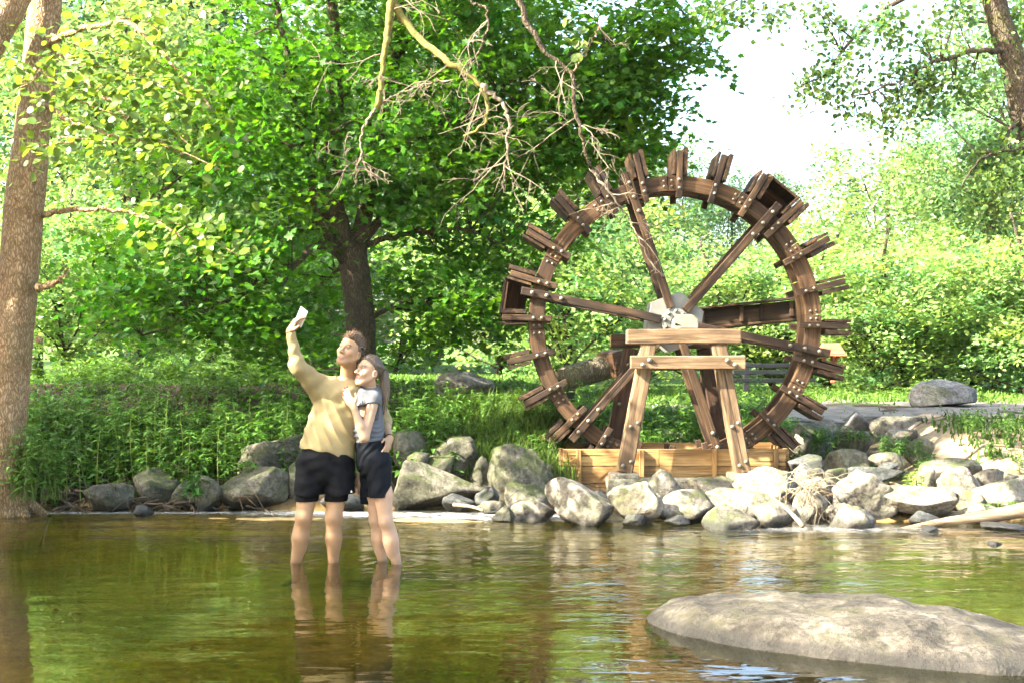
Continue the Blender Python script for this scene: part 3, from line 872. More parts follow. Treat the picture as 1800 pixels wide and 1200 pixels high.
# bearing housings on the beams
def bearing(name, yc, par):
    zt = CAMH - (578 - HZ) * 14.75 / F
    w_, h_, d_, c_ = .26, .15, .17, .06
    pr = [(-w_ / 2, 0), (w_ / 2, 0), (w_ / 2, h_ - c_), (w_ / 2 - c_, h_), (-w_ / 2 + c_, h_), (-w_ / 2, h_ - c_)]
    V = [(x, -d_ / 2, z) for x, z in pr] + [(x, d_ / 2, z) for x, z in pr]
    Q = [[i, (i + 1) % 6, 6 + (i + 1) % 6, 6 + i] for i in range(6)]
    T = [[0, i + 1, i] for i in range(1, 5)] + [[6, 6 + i, 7 + i] for i in range(1, 5)]
    bm2 = bmesh.new(); 
    me = mesh_np(name, np.array(V), np.array(Q), np.array(T), smooth_=False)
    bm2.from_mesh(me); bmesh.ops.recalc_face_normals(bm2, faces=bm2.faces); bmesh.ops.bevel(bm2, geom=bm2.edges[:], offset=.01, segments=2, affect='EDGES'); bm2.to_mesh(me); bm2.free()
    return mobj(name, me, CREAM, par, Matrix.Translation(Vector((XF + .02, yc, zt + .001))))
bearing("bearing_housing", 14.86, t1)
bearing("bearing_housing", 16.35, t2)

# concrete footing
def cbox(name, lo, hi, mat, parent=None, ch=.015, label=None, cat=None, rough=.01, seed=1):
    lo = np.array(lo, float); hi = np.array(hi, float); d = hi - lo
    me = boxmesh(name, d[0], d[1], d[2], ch, rough, seed, segs=max(2, int(d[0] / .12)))
    o = mobj(name, me, mat, parent, Matrix.Translation(Vector(((lo + hi) / 2).tolist())))
    if label: tag(o, label, cat)
    return o
fa = thing("concrete_footing", "low mossy concrete footing under the front trestle's feet", "footing", (XF, 14.85, .1))
cbox("footing_strip", (XF - .80, 14.62, .02), (XF + .80, 15.04, .305), CONC, fa)
for s in (-1, 1):
    cbox("footing_pad", (XF + s * .62 - .15, 14.70, .300), (XF + s * .62 + .15, 15.0, .362), CONC, fa, seed=3)
fb = thing("concrete_footing", "concrete footing behind the trough under the rear trestle", "footing", (XF, 16.35, .1))
cbox("footing_strip", (XF - .85, 16.15, .0), (XF + .85, 16.56, .40), CONC, fb, seed=5)

# trough of yellow planks
tr_ = thing("wooden_trough", "yellow plank trough the wheel's lowest paddles dip into", "trough", (XF, 15.6, .1))
def ptx(px, Y): return (px - 900) * Y / F
yA, yBk = 15.16, 16.06
xl, xr = ptx(990, yA), ptx(1381, yA)
zt = CAMH - (788 - HZ) * yA / F
ph = .185
for r_ in range(3):
    z0 = zt - ph * r_ - ph / 2
    for (xa, xb) in ((xl, xl + 1.02), (xl + 1.025, xr)):
        beam("plank", (xa, yA, z0), (xb, yA, z0), .045, ph - .006, WOOD_Y, tr_, rough=.002, c=.004)
    beam("plank", (xl - .16, yBk, z0 + .02), (xr + .05, yBk, z0 + .02), .045, ph - .006, WOOD_Y, tr_, rough=.002, c=.004)
    beam("plank", (xl - .17, yA + .28, z0), (xl - .005, yA + .28, z0), .045, ph - .006, WOOD_Y, tr_, rough=.002, c=.004)
    beam("plank", (xl - .17, yA + .31, z0), (xl - .17, yBk - .03, z0), .045, ph - .006, WOOD_Y, tr_, rough=.002, c=.004)
    beam("plank", (xr + .02, yA + .03, z0), (xr + .02, yBk - .03, z0), .045, ph - .006, WOOD_Y, tr_, rough=.002, c=.004)
for pxx in (1017, 1127, 1255, 1362):
    x = ptx(pxx, yA) - .0
    beam("post", (x, yA - .045, zt - .56), (x, yA - .045, zt - .004), .05, .055, WOOD_Y, tr_, up=(0, 1, 0), rough=.002, c=.004)
beam("post", (xl - .02, yA + .03, zt - .5), (xl - .02, yA + .03, zt + .003), .05, .06, WOOD_Y, tr_, up=(0, 1, 0), rough=.002, c=.004)

# old log on a dark prop behind, and the feeder channel
lg = thing("hollow_log", "thick round grey log on a dark prop behind the wheel's left side", "log", P(1000, 720, 17.2))
a = P(984, 668, 17.0); b = P(1100, 634, 17.35)
V, Q, T = tube(bez([a, (a + b) / 2, b], 18), .146, 20, rough=.03)
wobj("log_body", V, Q, T, mat_bark("log_bark", (.15, .13, .09), (.27, .235, .165), .5, .7), lg)
beam("log_collar", P(1066, 642, 17.15), P(1088, 636, 17.25), .32, .31, WOOD_B, lg)
beam("prop", P(1003, 684, 17.05), P(1000, 735, 17.05), .10, .14, DARK, lg, up=(0, 1, 0))
fl = thing("feeder_channel", "dark wooden channel with battens behind the wheel right of the hub", "channel", P(1320, 560, 17.0) - np.array([0, 0, 1.4]))
a = P(1195, 564, 17.2); b = P(1412, 542, 16.9)
n_ = np.array([0, 0, 1.0]); dv = (b - a) / np.linalg.norm(b - a)
beam("side_board", a, b, .05, .21, WOOD_D, fl)
beam("side_board", a + [0, .42, 0], b + [0, .42, 0], .05, .21, WOOD_D, fl)
beam("floor_board", a + [0, .21, -.125], b + [0, .21, -.125], .47, .035, WOOD_D, fl)
beam("rim_board", a + [0, -.06, .125], b + [0, -.06, .125], .16, .03, WOOD_D, fl)
for f in (.18, .5, .66, .9):
    q = a + (b - a) * f + [0, -.045, 0]
    beam("batten", q - [0, 0, .09], q + [0, 0, .105], .05, .045, WOOD_D, fl, up=(0, 1, 0))
for f in (.22,):
    q = a + (b - a) * f + [0, .2, -.145]
    beam("support_post", (q[0], q[1], .5), q, .1, .1, WOOD_B, fl, up=(0, 1, 0))

# rail fence and little roofed stand in the far meadow
fe = thing("rail_fence", "dark three-rail fence in the meadow behind the wheel", "fence", P(1350, 690, 25))
for yy in (642, 654, 668):
    beam("rail", P(1288, yy, 25), P(1432, yy, 25.3), .05, .075, WOOD_G, fe)
for xx in (1312, 1398):
    q = P(xx, 636, 25.2); beam("post", (q[0], q[1] + .05, float(H(q[0], q[1])) - .1), q + [0, .05, 0], .10, .10, WOOD_G, fe, up=(0, 1, 0))
sh = thing("roofed_stand", "small red brown roofed stand beyond the wheel's right paddles", "stand", P(1460, 672, 27))
q = P(1460, 612, 27); s_ = 27 / F
V = np.array([[-23, 0, -10], [23, 0, -10], [23, 40, -10], [-23, 40, -10], [-13, 10, 9], [13, 10, 9], [13, 30, 9], [-13, 30, 9], [-24, -1, -13], [24, -1, -13], [24, 41, -13], [-24, 41, -13]], float) * s_ + (q - [0, 20 * s_, 0])
wobj("roof", V, [[0, 1, 5, 4], [1, 2, 6, 5], [2, 3, 7, 6], [3, 0, 4, 7], [4, 5, 6, 7], [8, 9, 1, 0], [9, 10, 2, 1], [10, 11, 3, 2], [11, 8, 0, 3], [11, 10, 9, 8]], None, WOOD_R, sh, smooth_=False)
beam("post", P(1464, 672, 27), P(1464, 624, 27), .07, .09, WOOD_R, sh, up=(0, 1, 0))
beam("post", P(1447, 640, 27), P(1447, 624, 27), .07, .09, WOOD_R, sh, up=(0, 1, 0))
beam("brace", P(1459, 652, 26.95), P(1474, 625, 26.95), .06, .07, WOOD_R, sh, up=(0, 1, 0))
beam("shelf", P(1444, 641, 27), P(1470, 641, 27), .3, .05, WOOD_R, sh)
# ------------------------------------------------------------------ leaves and trees
def tmpl_rhomb():
    V = np.array([[0, 0, 0], [.5, .32, .04], [1, 0, -.03], [.5, -.32, .04]]); T = np.array([[0, 1, 2], [0, 2, 3]])
    V[:, 0] -= .5
    return V, T
def tmpl_round():
    a = np.radians([180, 120, 62, 5, -5 - 0, -62, -120])
    a = np.radians([180, 115, 60, 18, -18, -60, -115])
    V = np.stack([.5 * np.cos(a), .43 * np.sin(a), .05 * np.abs(np.sin(a))], -1)
    V = np.vstack([V, [[.06, 0, -.04]]])
    T = np.array([[7, i, (i + 1) % 7] for i in range(7)])
    return V, T[:, ::-1]
def tmpl_maple():
    pts = [(-.5, 0), (-.28, .20), (-.36, .42), (-.08, .30), (.08, .52), (.16, .22), (.55, 0), (.16, -.22), (.08, -.52), (-.08, -.30), (-.36, -.42), (-.28, -.20)]
    V = np.array([(x, y, .10 * abs(y) - .05 * x * x) for x, y in pts] + [(-.05, 0, -.03)])
    T = np.array([[12, (i + 1) % 12, i] for i in range(12)])
    return V, T
def tmpl_lance():
    V = np.array([[0, 0, 0], [.35, .16, .06], [.35, -.16, .06], [.4, 0, .0], [1, 0, -.22]])
    T = np.array([[0, 3, 1], [0, 2, 3], [1, 3, 4], [3, 2, 4]])
    return V, T
TM = dict(rhomb=tmpl_rhomb(), round=tmpl_round(), maple=tmpl_maple(), lance=tmpl_lance())

def unit(v): return v / (np.linalg.norm(v, axis=-1, keepdims=True) + 1e-9)

def leaf_cloud(Pn, size, col, kind="rhomb", nrm=None, axis=None, r=rng, tilt=.6):
    """one leaf at every point -> V, T, C"""
    n = len(Pn); tv, tt = TM[kind]
    if nrm is None: nrm = unit(np.array([0, 0, 1.0]) + tilt * r.normal(size=(n, 3)))
    if axis is None: axis = r.normal(size=(n, 3))
    ax = unit(axis - nrm * (axis * nrm).sum(1, keepdims=True)); by = np.cross(nrm, ax)
    s = np.broadcast_to(size, (n,))[:, None, None]
    V = Pn[:, None, :] + s * (tv[None, :, 0:1] * ax[:, None] + tv[None, :, 1:2] * by[:, None] + tv[None, :, 2:3] * nrm[:, None])
    T = tt[None] + (np.arange(n) * len(tv))[:, None, None]
    C = np.repeat(np.broadcast_to(col, (n, 3)), len(tv), axis=0)
    return V.reshape(-1, 3), T.reshape(-1, 3), C

def clusters_in(ells, r=rng, shell=.5):
    out = []
    for (c, rad_, n) in ells:
        d = unit(r.normal(size=(n, 3))); u = (shell + (1 - shell) * r.random(n)) ** .8
        u = np.where(r.random(n) < .25, r.random(n) ** .5 * .9, u)
        out.append(np.array(c) + d * u[:, None] * np.array(rad_))
    return np.concatenate(out)

def crown_leaves(CC, per, spread, size, base, kind, r=rng, flat=.35, tilt=.6, var=.25, keep=None):
    """leaves spread in small flat sprays round each cluster centre"""
    n = len(CC)
    k = np.maximum(3, (per * r.uniform(.5, 1.5, n)).astype(int))
    idx = np.repeat(np.arange(n), k); m = len(idx)
    tl = unit(np.array([0, 0, 1.0]) + .35 * r.normal(size=(n, 3)))
    off = r.normal(size=(m, 3)) * spread * .55
    nz = (off * tl[idx]).sum(1, keepdims=True)
    off = off - nz * tl[idx] * (1 - flat)
    off[:, 2] -= .25 * (off[:, 0] ** 2 + off[:, 1] ** 2) / max(spread, .01)
    Pn = CC[idx] + off
    if keep is not None:
        msk = keep(Pn); Pn, idx, m = Pn[msk], idx[msk], int(msk.sum())
    cv = r.normal(size=(n, 1)) * var * .55; lv = r.normal(size=(m, 1)) * var * .5
    hue = (r.normal(size=(n, 1)) * .10)[idx]
    col = np.array(base) * np.clip(1 + cv[idx] + lv, .4, 1.9)
    col = col * np.concatenate([1 + hue * 1.6, 1 + hue * .25, 1 - hue], 1)
    nrm = unit(tl[idx] + tilt * r.normal(size=(m, 3)))
    sz = size * r.uniform(.65, 1.25, m)
    return leaf_cloud(Pn, sz, np.clip(col, .004, 1), kind, nrm, r=r)

def grow(acc, a, b, ra, rb, r, sag=.12, n=9, sides=6, wob=.06):
    a = np.array(a, float); b = np.array(b, float); L = np.linalg.norm(b - a)
    t = np.linspace(0, 1, n)[:, None]
    mid = (a + b) / 2 + np.array([0, 0, sag * L]) + r.normal(size=3) * wob * L
    p = (1 - t) ** 2 * a + 2 * t * (1 - t) * mid + t * t * b
    p[1:-1] += r.normal(size=(n - 2, 3)) * .012 * L
    V, Q, T = tube(p, ra + (rb - ra) * t[:, 0] ** .8, sides)
    acc.add(V, Q, T)
    return p

def limbs_to(acc, CC, nodes, nrad, r, frac=.5, r0=.02, sag=-.05):
    """twigs from the nearest limb node out to cluster centres"""
    sel = r.random(len(CC)) < frac
    for c in CC[sel]:
        d = np.linalg.norm(nodes - c, axis=1) + .7 * np.maximum(0, nodes[:, 2] - c[2])
        i = int(np.argmin(d))
        if d[i] < .1: continue
        grow(acc, nodes[i], c, min(r0, nrad[i] * .6), .004, r, sag, 5, 4, .05)

def trunk_mesh(acc, pts, rads, sides=20, rough=.10, seed=0, n=40):
    p = bez(pts, n); rr = np.interp(np.linspace(0, 1, len(p)), np.linspace(0, 1, len(rads)), rads)
    V, Q, T = tube(p, rr, sides, rough=rough, seed=seed)
    acc.add(V, Q, T)
    return p, rr

# ---- far trees: a few growth forms, each copied to its own place
def proto_tree(seed, Hh, rx, form, base, nclu=420, per=46, size=.17, spread=.62, kind="rhomb", trunk=.18):
    r = np.random.default_rng(seed)
    tk = Acc(); p, rr = trunk_mesh(tk, [(0, 0, -.5), (r.normal() * .15, r.normal() * .15, Hh * .3), (r.normal() * .3, r.normal() * .3, Hh * .62), (r.normal() * .3, 0, Hh * .9)], [trunk * 1.35, trunk, trunk * .6, .03], 10, .12, seed, 20)
    nodes, nr = [p], [rr]
    if form == "conifer":
        CC = []
        for z in np.arange(.10, .98, .028):
            R = rx * (1 - z) ** .85 + .15
            for q in range(9):
                a = r.uniform(0, 6.283); tip = np.array([math.cos(a) * R, math.sin(a) * R, Hh * z - R * .28])
                s = np.array([0, 0, Hh * z])
                grow(tk, s, tip, .03, .006, r, .06, 5, 4, .03)
                for f in np.linspace(.3, 1, 5): CC.append(s + (tip - s) * f + r.normal(size=3) * .08)
        CC = np.array(CC)
        V, T, C = crown_leaves(CC, per, .34, size, base, kind, r, .3, .7)
    else:
        lo = {"low": .10, "bush": 0.0}.get(form, .28)
        ells = [((0, 0, Hh * ({"low": .52, "bush": .46}.get(form, .58))), (rx * .9, rx * .9, Hh * ({"low": .48, "bush": .50}.get(form, .42))), nclu // 2)]
        for q in range(7):
            a = q * .9 + r.uniform(0, .5); z = Hh * r.uniform(lo + .08, .85)
            ells.append(((math.cos(a) * rx * .55, math.sin(a) * rx * .55, z), (rx * .55, rx * .55, Hh * .13), nclu // 14))
        CC = clusters_in(ells, r, .45); CC = CC[CC[:, 2] > Hh * lo * .4 + .1]
        for q in range(16):
            c = CC[r.integers(len(CC))]; s = p[int(np.clip(c[2] / Hh * .55, .12, .85) * (len(p) - 1))]
            g = grow(tk, s, c, trunk * .35, .02, r, .05, 7, 5); nodes.append(g); nr.append(np.linspace(trunk * .3, .02, len(g)))
        limbs_to(tk, CC, np.concatenate(nodes), np.concatenate(nr), r, .25)
        V, T, C = crown_leaves(CC, per, spread, size, base, kind, r, .45, .6, .3)
    Vt, Q, Tt, _ = tk.get()
    tm = mesh_np("trunk", Vt, Q, Tt); tm.materials.append(BARK_F)
    cm = mesh_np("crown", V, None, T, col=C, smooth_=False); cm.materials.append(LEAF_F)
    return tm, cm

PT = {
 "beech": proto_tree(1, 11, 4.2, "low", (.205, .285, .10), 420, 52, .20, .75),
 "lime": proto_tree(2, 13, 3.8, "tall", (.16, .245, .095), 420, 52, .19, .7),
 "hazel": proto_tree(3, 5, 2.3, "bush", (.20, .29, .095), 330, 50, .125, .42, trunk=.07),
 "ash": proto_tree(4, 16, 4.6, "tall", (.14, .22, .10), 460, 52, .21, .8),
 "spruce": proto_tree(5, 17, 3.0, "conifer", (.045, .085, .045), 0, 15, .13, .3),
}
def plant_tree(kind, px, Y, hgt, label, group, name="tree", rot=None, cat="tree", wide=1.0, x=None):
    tm, cm = PT[kind]
    x = (px - 900) * Y / F if x is None else x
    z = float(H(x, Y, False))
    e = thing(name, label, cat, (x, Y, z), group)
    base = {"beech": 11, "lime": 13, "hazel": 5, "ash": 16, "spruce": 17}[kind]
    s = hgt / base
    M = Matrix.Translation(Vector((x, Y, z))) @ Matrix.Rotation(rot if rot is not None else random.uniform(0, 6.28), 4, 'Z') @ Matrix.Diagonal((s * wide, s * wide, s, 1))
    mobj("trunk", tm, None, e, M); tag(mobj("crown", cm, None, e, M), kind="stuff")
    return e
GB = "trees beyond the meadow"; GS = "shrubs round the meadow"
plant_tree("spruce", 165, 47, 22, "dark spruce standing behind the leaning alder trunk", GB, "spruce_tree")
plant_tree("spruce", 330, 44, 22, "dark spruce rising behind the maple's left side", GB, "spruce_tree")
plant_tree("ash", 60, 40, 17, "mid green tree at the left edge behind the alder", GB, "broadleaf_tree")
plant_tree("beech", 235, 36, 11, "bushy pale tree between the alder and the maple", GB, "broadleaf_tree")
plant_tree("lime", 420, 48, 15, "far tree whose crown shows under the maple's left branches", GB, "broadleaf_tree")
plant_tree("beech", 560, 52, 13, "far sunlit tree directly behind the maple trunk", GB, "broadleaf_tree", wide=1.3)
plant_tree("ash", 760, 56, 17, "far tree behind the maple's right branches", GB, "broadleaf_tree", wide=1.2)
plant_tree("beech", 985, 46, 9.0, "bright yellow green tree left of the wheel hub", GB, "broadleaf_tree", wide=1.25)
plant_tree("lime", 1120, 54, 9.4, "blue green tree filling the wheel's upper left sector", GB, "broadleaf_tree", wide=1.2)
plant_tree("ash", 1290, 60, 8.6, "blue green tree filling the wheel's upper right sector", GB, "broadleaf_tree", wide=1.3)
plant_tree("beech", 1420, 44, 5.8, "bright yellow tree right of the wheel", GB, "broadleaf_tree", wide=1.15)
plant_tree("beech", 1580, 40, 7.6, "tall pale yellow tree above the right-hand boulder", GB, "broadleaf_tree", wide=1.15)
plant_tree("lime", 1715, 36, 8.4, "pale green tree right of the tall yellow tree", GB, "broadleaf_tree")
plant_tree("ash", 1850, 33, 10.5, "green tree cut by the right edge", GB, "broadleaf_tree")
plant_tree("spruce", 1500, 70, 9.5, "far blue spruce against the white sky", GB, "spruce_tree")
plant_tree("hazel", 130, 22.5, 3.4, "leafy shrub right of the alder trunk above the bank", GS, "shrub", cat="shrub", wide=1.2)
plant_tree("hazel", 230, 25, 3.0, "low shrub on the lawn left of the maple", GS, "shrub", cat="shrub", wide=1.3)
plant_tree("hazel", 330, 30, 3.6, "shrub behind the raised arm of the man", GS, "shrub", cat="shrub", wide=1.3)
plant_tree("hazel", 880, 30, 4.4, "yellow shrub between the maple and the wheel", GS, "shrub", cat="shrub", wide=1.2)
plant_tree("hazel", 1010, 27, 4.6, "sunlit yellow shrub behind the wheel's left rim", GS, "shrub", cat="shrub", wide=1.1)
plant_tree("hazel", 1240, 34, 4.0, "shrub seen under the feeder channel", GS, "shrub", cat="shrub", wide=1.4)
plant_tree("hazel", 1370, 36, 4.2, "shrub behind the rail fence", GS, "shrub", cat="shrub", wide=1.3)
plant_tree("hazel", 1550, 29, 3.7, "light shrub left of the right-hand boulder", GS, "shrub", cat="shrub", wide=1.3)
plant_tree("hazel", 1660, 31, 3.9, "light shrub above the right-hand boulder", GS, "shrub", cat="shrub", wide=1.3)
plant_tree("hazel", 1790, 28, 4.0, "light shrub at the right edge behind the path", GS, "shrub", cat="shrub", wide=1.3)
plant_tree("hazel", 1470, 34, 4.4, "sunny shrub behind the red roofed stand", GS, "shrub", cat="shrub", wide=1.3)
plant_tree("hazel", 1605, 36, 4.4, "taller shrub between the yellow trees at right", GS, "shrub", cat="shrub", wide=1.2)
plant_tree("hazel", 1735, 33, 4.6, "round shrub below the pale green tree at right", GS, "shrub", cat="shrub", wide=1.2)
plant_tree("hazel", 1120, 38, 4.4, "shrub showing between the left spokes", GS, "shrub", cat="shrub", wide=1.3)
plant_tree("hazel", 480, 40, 4.2, "sunny far shrub left of the maple trunk", GS, "shrub", cat="shrub", wide=1.4)
plant_tree("hazel", 690, 42, 4.6, "sunny far shrub right of the maple trunk", GS, "shrub", cat="shrub", wide=1.4)
# woodland that closes the meadow all round and unseen trees added to shade the river and the couple
for i, (x, Y, hh_, k) in enumerate([(-34, 40, 17, "ash"), (-26, 58, 18, "lime"), (34, 44, 17, "ash"), (44, 60, 20, "lime"), (-44, 56, 20, "spruce"), (31, 62, 13, "beech"), (-14, 66, 19, "spruce"), (-4, 78, 16, "ash")]):
    plant_tree(k, 0, Y, hh_, "tree in the far wood closing the meadow", "far wood", "broadleaf_tree", x=x, wide=1.2)
SH = [(-7.3, 8.3, 7.5, "hazel", .60), (-8.4, 5.2, 6.8, "hazel", .66), (-9.6, 2.4, 7.6, "hazel", .7), (-12.6, 10.4, 9.4, "beech", .9), (-18.5, 7.0, 12.0, "lime", .9), (-15.0, 13.5, 14, "ash", .62), (-15.5, .9, 13.6, "lime", .8), (9.5, -6.5, 12, "lime", 1.0), (0.5, -11, 14, "ash", 1.0), (-8.5, -9, 12, "lime", 1.0)]
for i, (x, Y, hh_, k, w_) in enumerate(SH):
    plant_tree(k, 0, Y, hh_, "unseen tree added outside the picture for its shade", "unseen trees added for shade", "broadleaf_tree", x=x, wide=w_)

# ---- the maple
mr_ = np.random.default_rng(42)
MY = 17.6
mb = P(636, 672, MY); mb[2] = float(H(mb[0], MY, False)) - .05
maple = thing("maple_tree", "large dark green maple spreading low branches behind the couple", "tree", mb)
tk = Acc()
def mp_(px, py, dy=0): return P(px, py, MY + dy)
p, rr = trunk_mesh(tk, [mb - [0, 0, .3], mp_(635, 600), mp_(628, 500), mp_(615, 430)], [.24, .182, .175, .20], 18, .10, 5)
MN, MRd = [p], [rr]
def mlimb(pts, r0, r1, sides=9):
    q = bez(pts, 26); q[1:-1] += mr_.normal(size=(len(q) - 2, 3)) * .012
    t = np.linspace(0, 1, len(q)); rd = r0 + (r1 - r0) * t ** .8
    V, Q, T = tube(q, rd, sides, rough=.12, seed=3); tk.add(V, Q, T); MN.append(q); MRd.append(rd)
mlimb([mp_(618, 450), mp_(640, 380, .2), mp_(660, 280, .3), mp_(680, 180, .3), mp_(700, 40, .4), mp_(715, -120, .5), mp_(720, -420, .4), mp_(725, -700, .3)], .13, .03)
mlimb([mp_(612, 440), mp_(590, 360, -.1), mp_(588, 250, -.2), mp_(592, 120, -.2), mp_(580, -40, -.3), mp_(570, -300, -.3)], .14, .05)
mlimb([mp_(608, 430), mp_(560, 350), mp_(545, 280), mp_(520, 200, -.3), mp_(500, 80, -.4), mp_(470, -60, -.5)], .08, .03)
mlimb([mp_(612, 450), mp_(565, 400, -.3), mp_(548, 320, -.5), mp_(556, 240, -.6)], .06, .02)
mlimb([mp_(618, 470), mp_(560, 430, -.4), mp_(500, 480, -.8), mp_(420, 520, -1.2), mp_(330, 560, -1.4), mp_(250, 590, -1.5)], .055, .012)
mlimb([mp_(605, 440), mp_(545, 440, -.5), mp_(500, 500, -.9), mp_(478, 560, -1.1), mp_(466, 640, -1.2)], .04, .01)
mlimb([mp_(650, 560), mp_(720, 528, -.3), mp_(800, 520, -.4), mp_(890, 522, -.5)], .035, .008)
mlimb([mp_(640, 420, .1), mp_(700, 360, .3), mp_(760, 310, .4), mp_(850, 260, .5), mp_(960, 200, .6), mp_(1080, 170, .7)], .07, .015)
mlimb([mp_(660, 280, .3), mp_(740, 240, 0), mp_(830, 190, -.3), mp_(930, 120, -.5), mp_(1060, 70, -.6)], .06, .012)
mlimb([mp_(640, 430, .1), mp_(720, 410, 0), mp_(800, 400, -.2), mp_(880, 430, -.3), mp_(960, 480, -.4)], .045, .01)
mlimb([mp_(590, 300, -.2), mp_(520, 260, -.4), mp_(430, 250, -.6), mp_(330, 300, -.8), mp_(240, 370, -.9)], .05, .012)
mlimb([mp_(690, 100, .3), mp_(800, 20, .2), mp_(930, -40, .1), mp_(1080, -60, -.2), mp_(1180, 0, -.5), mp_(1240, 70, -.6)], .06, .01)
mlimb([mp_(610, 440, .2), mp_(590, 480, .8), mp_(520, 520, 1.5), mp_(430, 540, 2.0)], .04, .01)
def me_(px, py, dy, rpx, rpy, ry, n): return (mp_(px, py, dy), (rpx * MY / F, ry, rpy * MY / F), n)
CC = clusters_in([
    me_(700, 170, .2, 380, 230, 2.2, 235), me_(960, 170, .3, 230, 180, 1.7, 135), me_(880, 330, .2, 220, 170, 1.4, 115),
    me_(440, 250, -.5, 250, 200, 1.6, 120), me_(700, -150, .3, 480, 260, 2.8, 220), me_(700, -520, .3, 330, 300, 2.2, 150),
    me_(340, 480, -1.2, 200, 120, 1.1, 95), me_(500, 570, -1.1, 110, 70, .7, 34), me_(800, 520, -.2, 170, 90, .9, 70), me_(560, 430, 1.0, 190, 130, 1.0, 40),
    me_(1185, 60, -.5, 95, 75, .6, 34), me_(1100, 200, .5, 95, 160, 1.0, 80), me_(590, 610, 1.2, 90, 45, .8, 20)], mr_, .35)
ppx = 900 + CC[:, 0] * F / CC[:, 1]; ppy = HZ - (CC[:, 2] - CAMH) * F / CC[:, 1]
bad = (np.abs(ppx - 632) < 88) & (ppy > 435) & (CC[:, 1] < MY + .3)         # the trunk stands clear
bad |= (ppy > 648) | ((ppx > 1000) & (ppy > 430))
CC = CC[~bad]
limbs_to(tk, CC, np.concatenate(MN), np.concatenate(MRd), mr_, .6, .022)
tk.build("trunk", BARK_M, maple)
V, T, C = crown_leaves(CC, 42, .46, .102, (.070, .175, .020), "maple", mr_, .28, .42, .28)
tag(wobj("crown", V, None, T, LEAF, maple, col=C, smooth_=False), kind="stuff")

# ---- the alder leaning at the left edge, with the limbs that reach over the river
ar = np.random.default_rng(9)
AY = 14.0
def ap(px, py, dy=0): return P(px, py, AY + dy)
ab = ap(-6, 862); ab[2] = float(H(ab[0], AY + .3, False)) 
alder = thing("alder_tree", "leaning alder with cracked brown bark at the left edge of the bank", "tree", ab)
tk = Acc()
p, rr = trunk_mesh(tk, [ab + [-.03, .1, -.25], ap(4, 800), ap(12, 720), ap(28, 560), ap(40, 400), ap(56, 240), ap(74, 80), ap(86, -60), ap(110, -400), ap(130, -800)], [.30, .22, .195, .188, .185, .175, .165, .155, .11, .05], 28, .07, 8, 70)
AN, AR = [p], [rr]
for k in range(7):      # root flare
    a = k * .9 + .3
    g = grow(tk, ab + [0, .1, .32], ab + [math.cos(a) * .5, .1 + math.sin(a) * .35, -.02 - .1 * (math.sin(a) < 0)], .13, .035, ar, .02, 8, 8, .05)
for (pz, s_) in ((505, .6), (322, .5), (600, .5)):      # burrs where limbs broke off
    q = ap(70 if pz != 322 else 58, pz, -.12)
    V_, T_ = rock_shape(int(pz), 3, .2, .12); tk.add(V_ * .09 * s_ + q, None, T_)
p2, r2 = trunk_mesh(tk, [ap(-60, 160, -.4), ap(-20, 70, -.4), ap(18, 10, -.4), ap(60, -70, -.3), ap(100, -200, -.2)], [.20, .17, .155, .14, .10], 16, .08, 4)
V, Q, T = tube(bez([ap(-70, 800, .1), ap(-85, 480, -.2), ap(-60, 160, -.4)], 14), [.14] * 14 if False else .17, 14); tk.add(V, Q, T)
def alimb(pts, r0, r1, mat=None, nm="limb", acc=None):
    q = bez(pts, 30); q[1:-1] += ar.normal(size=(len(q) - 2, 3)) * .010
    rd = r0 + (r1 - r0) * np.linspace(0, 1, len(q)) ** .8
    V, Q, T = tube(q, rd, 9, rough=.14, seed=3); (acc or tk).add(V, Q, T); AN.append(q); AR.append(rd)
    return q
alimb([ap(70, 380), ap(130, 368, -.1), ap(200, 370, -.2), ap(260, 382, -.3), ap(320, 420, -.4)], .035, .010)
alimb([ap(75, 60), ap(130, 110, -.4), ap(200, 190, -.9), ap(280, 250, -1.3), ap(370, 290, -1.6)], .045, .010)
alimb([ap(70, 90), ap(120, 60, -.6), ap(220, 40, -1.2), ap(300, 110, -1.6), ap(370, 190, -1.9)], .04, .010)
alimb([ap(70, 180), ap(140, 220, -.4), ap(210, 240, -.8), ap(300, 250, -1.1)], .03, .008)
alimb([ap(80, 505, -.1), ap(108, 490, -.3), ap(120, 470, -.4)], .03, .006)
# overhead limb carrying the dead branches
OV = alimb([ap(100, -250), ap(280, -330, -1.0), ap(480, -260, -2.0), ap(680, -140, -2.8), (-.2, 10.9, 4.62), (.6, 10.9, 4.6), (1.3, 11.0, 4.75)], .13, .05)
for k in range(9):
    z0 = p[min(len(p) - 1, 46 + k * 2)]; a = ar.uniform(0, 6.28)
    alimb([z0, z0 + [math.cos(a) * 1.3, math.sin(a) * 1.3, .6], z0 + [math.cos(a) * 3.0, math.sin(a) * 3.0, 1.2 + ar.random()]], .06, .015)
tk.build("trunk", BARK_A, alder)
ground_ = lambda q: q
# high crown (above the picture) that shades the maple
CC = clusters_in([((-4.4, 14.2, 9.4), (3.6, 3.6, 2.8), 230), ((-3.0, 15.6, 10.2), (3.0, 2.6, 2.6), 110)], ar, .4)
tkc = Acc(); limbs_to(tkc, CC, np.concatenate(AN), np.concatenate(AR), ar, .35, .03); tkc.build("twigs", BARK_A, alder)
V, T, C = crown_leaves(CC, 34, .55, .115, (.075, .13, .025), "rhomb", ar, .4, .6)
tag(wobj("crown", V, None, T, LEAF_A, alder, col=C, smooth_=False), kind="stuff")
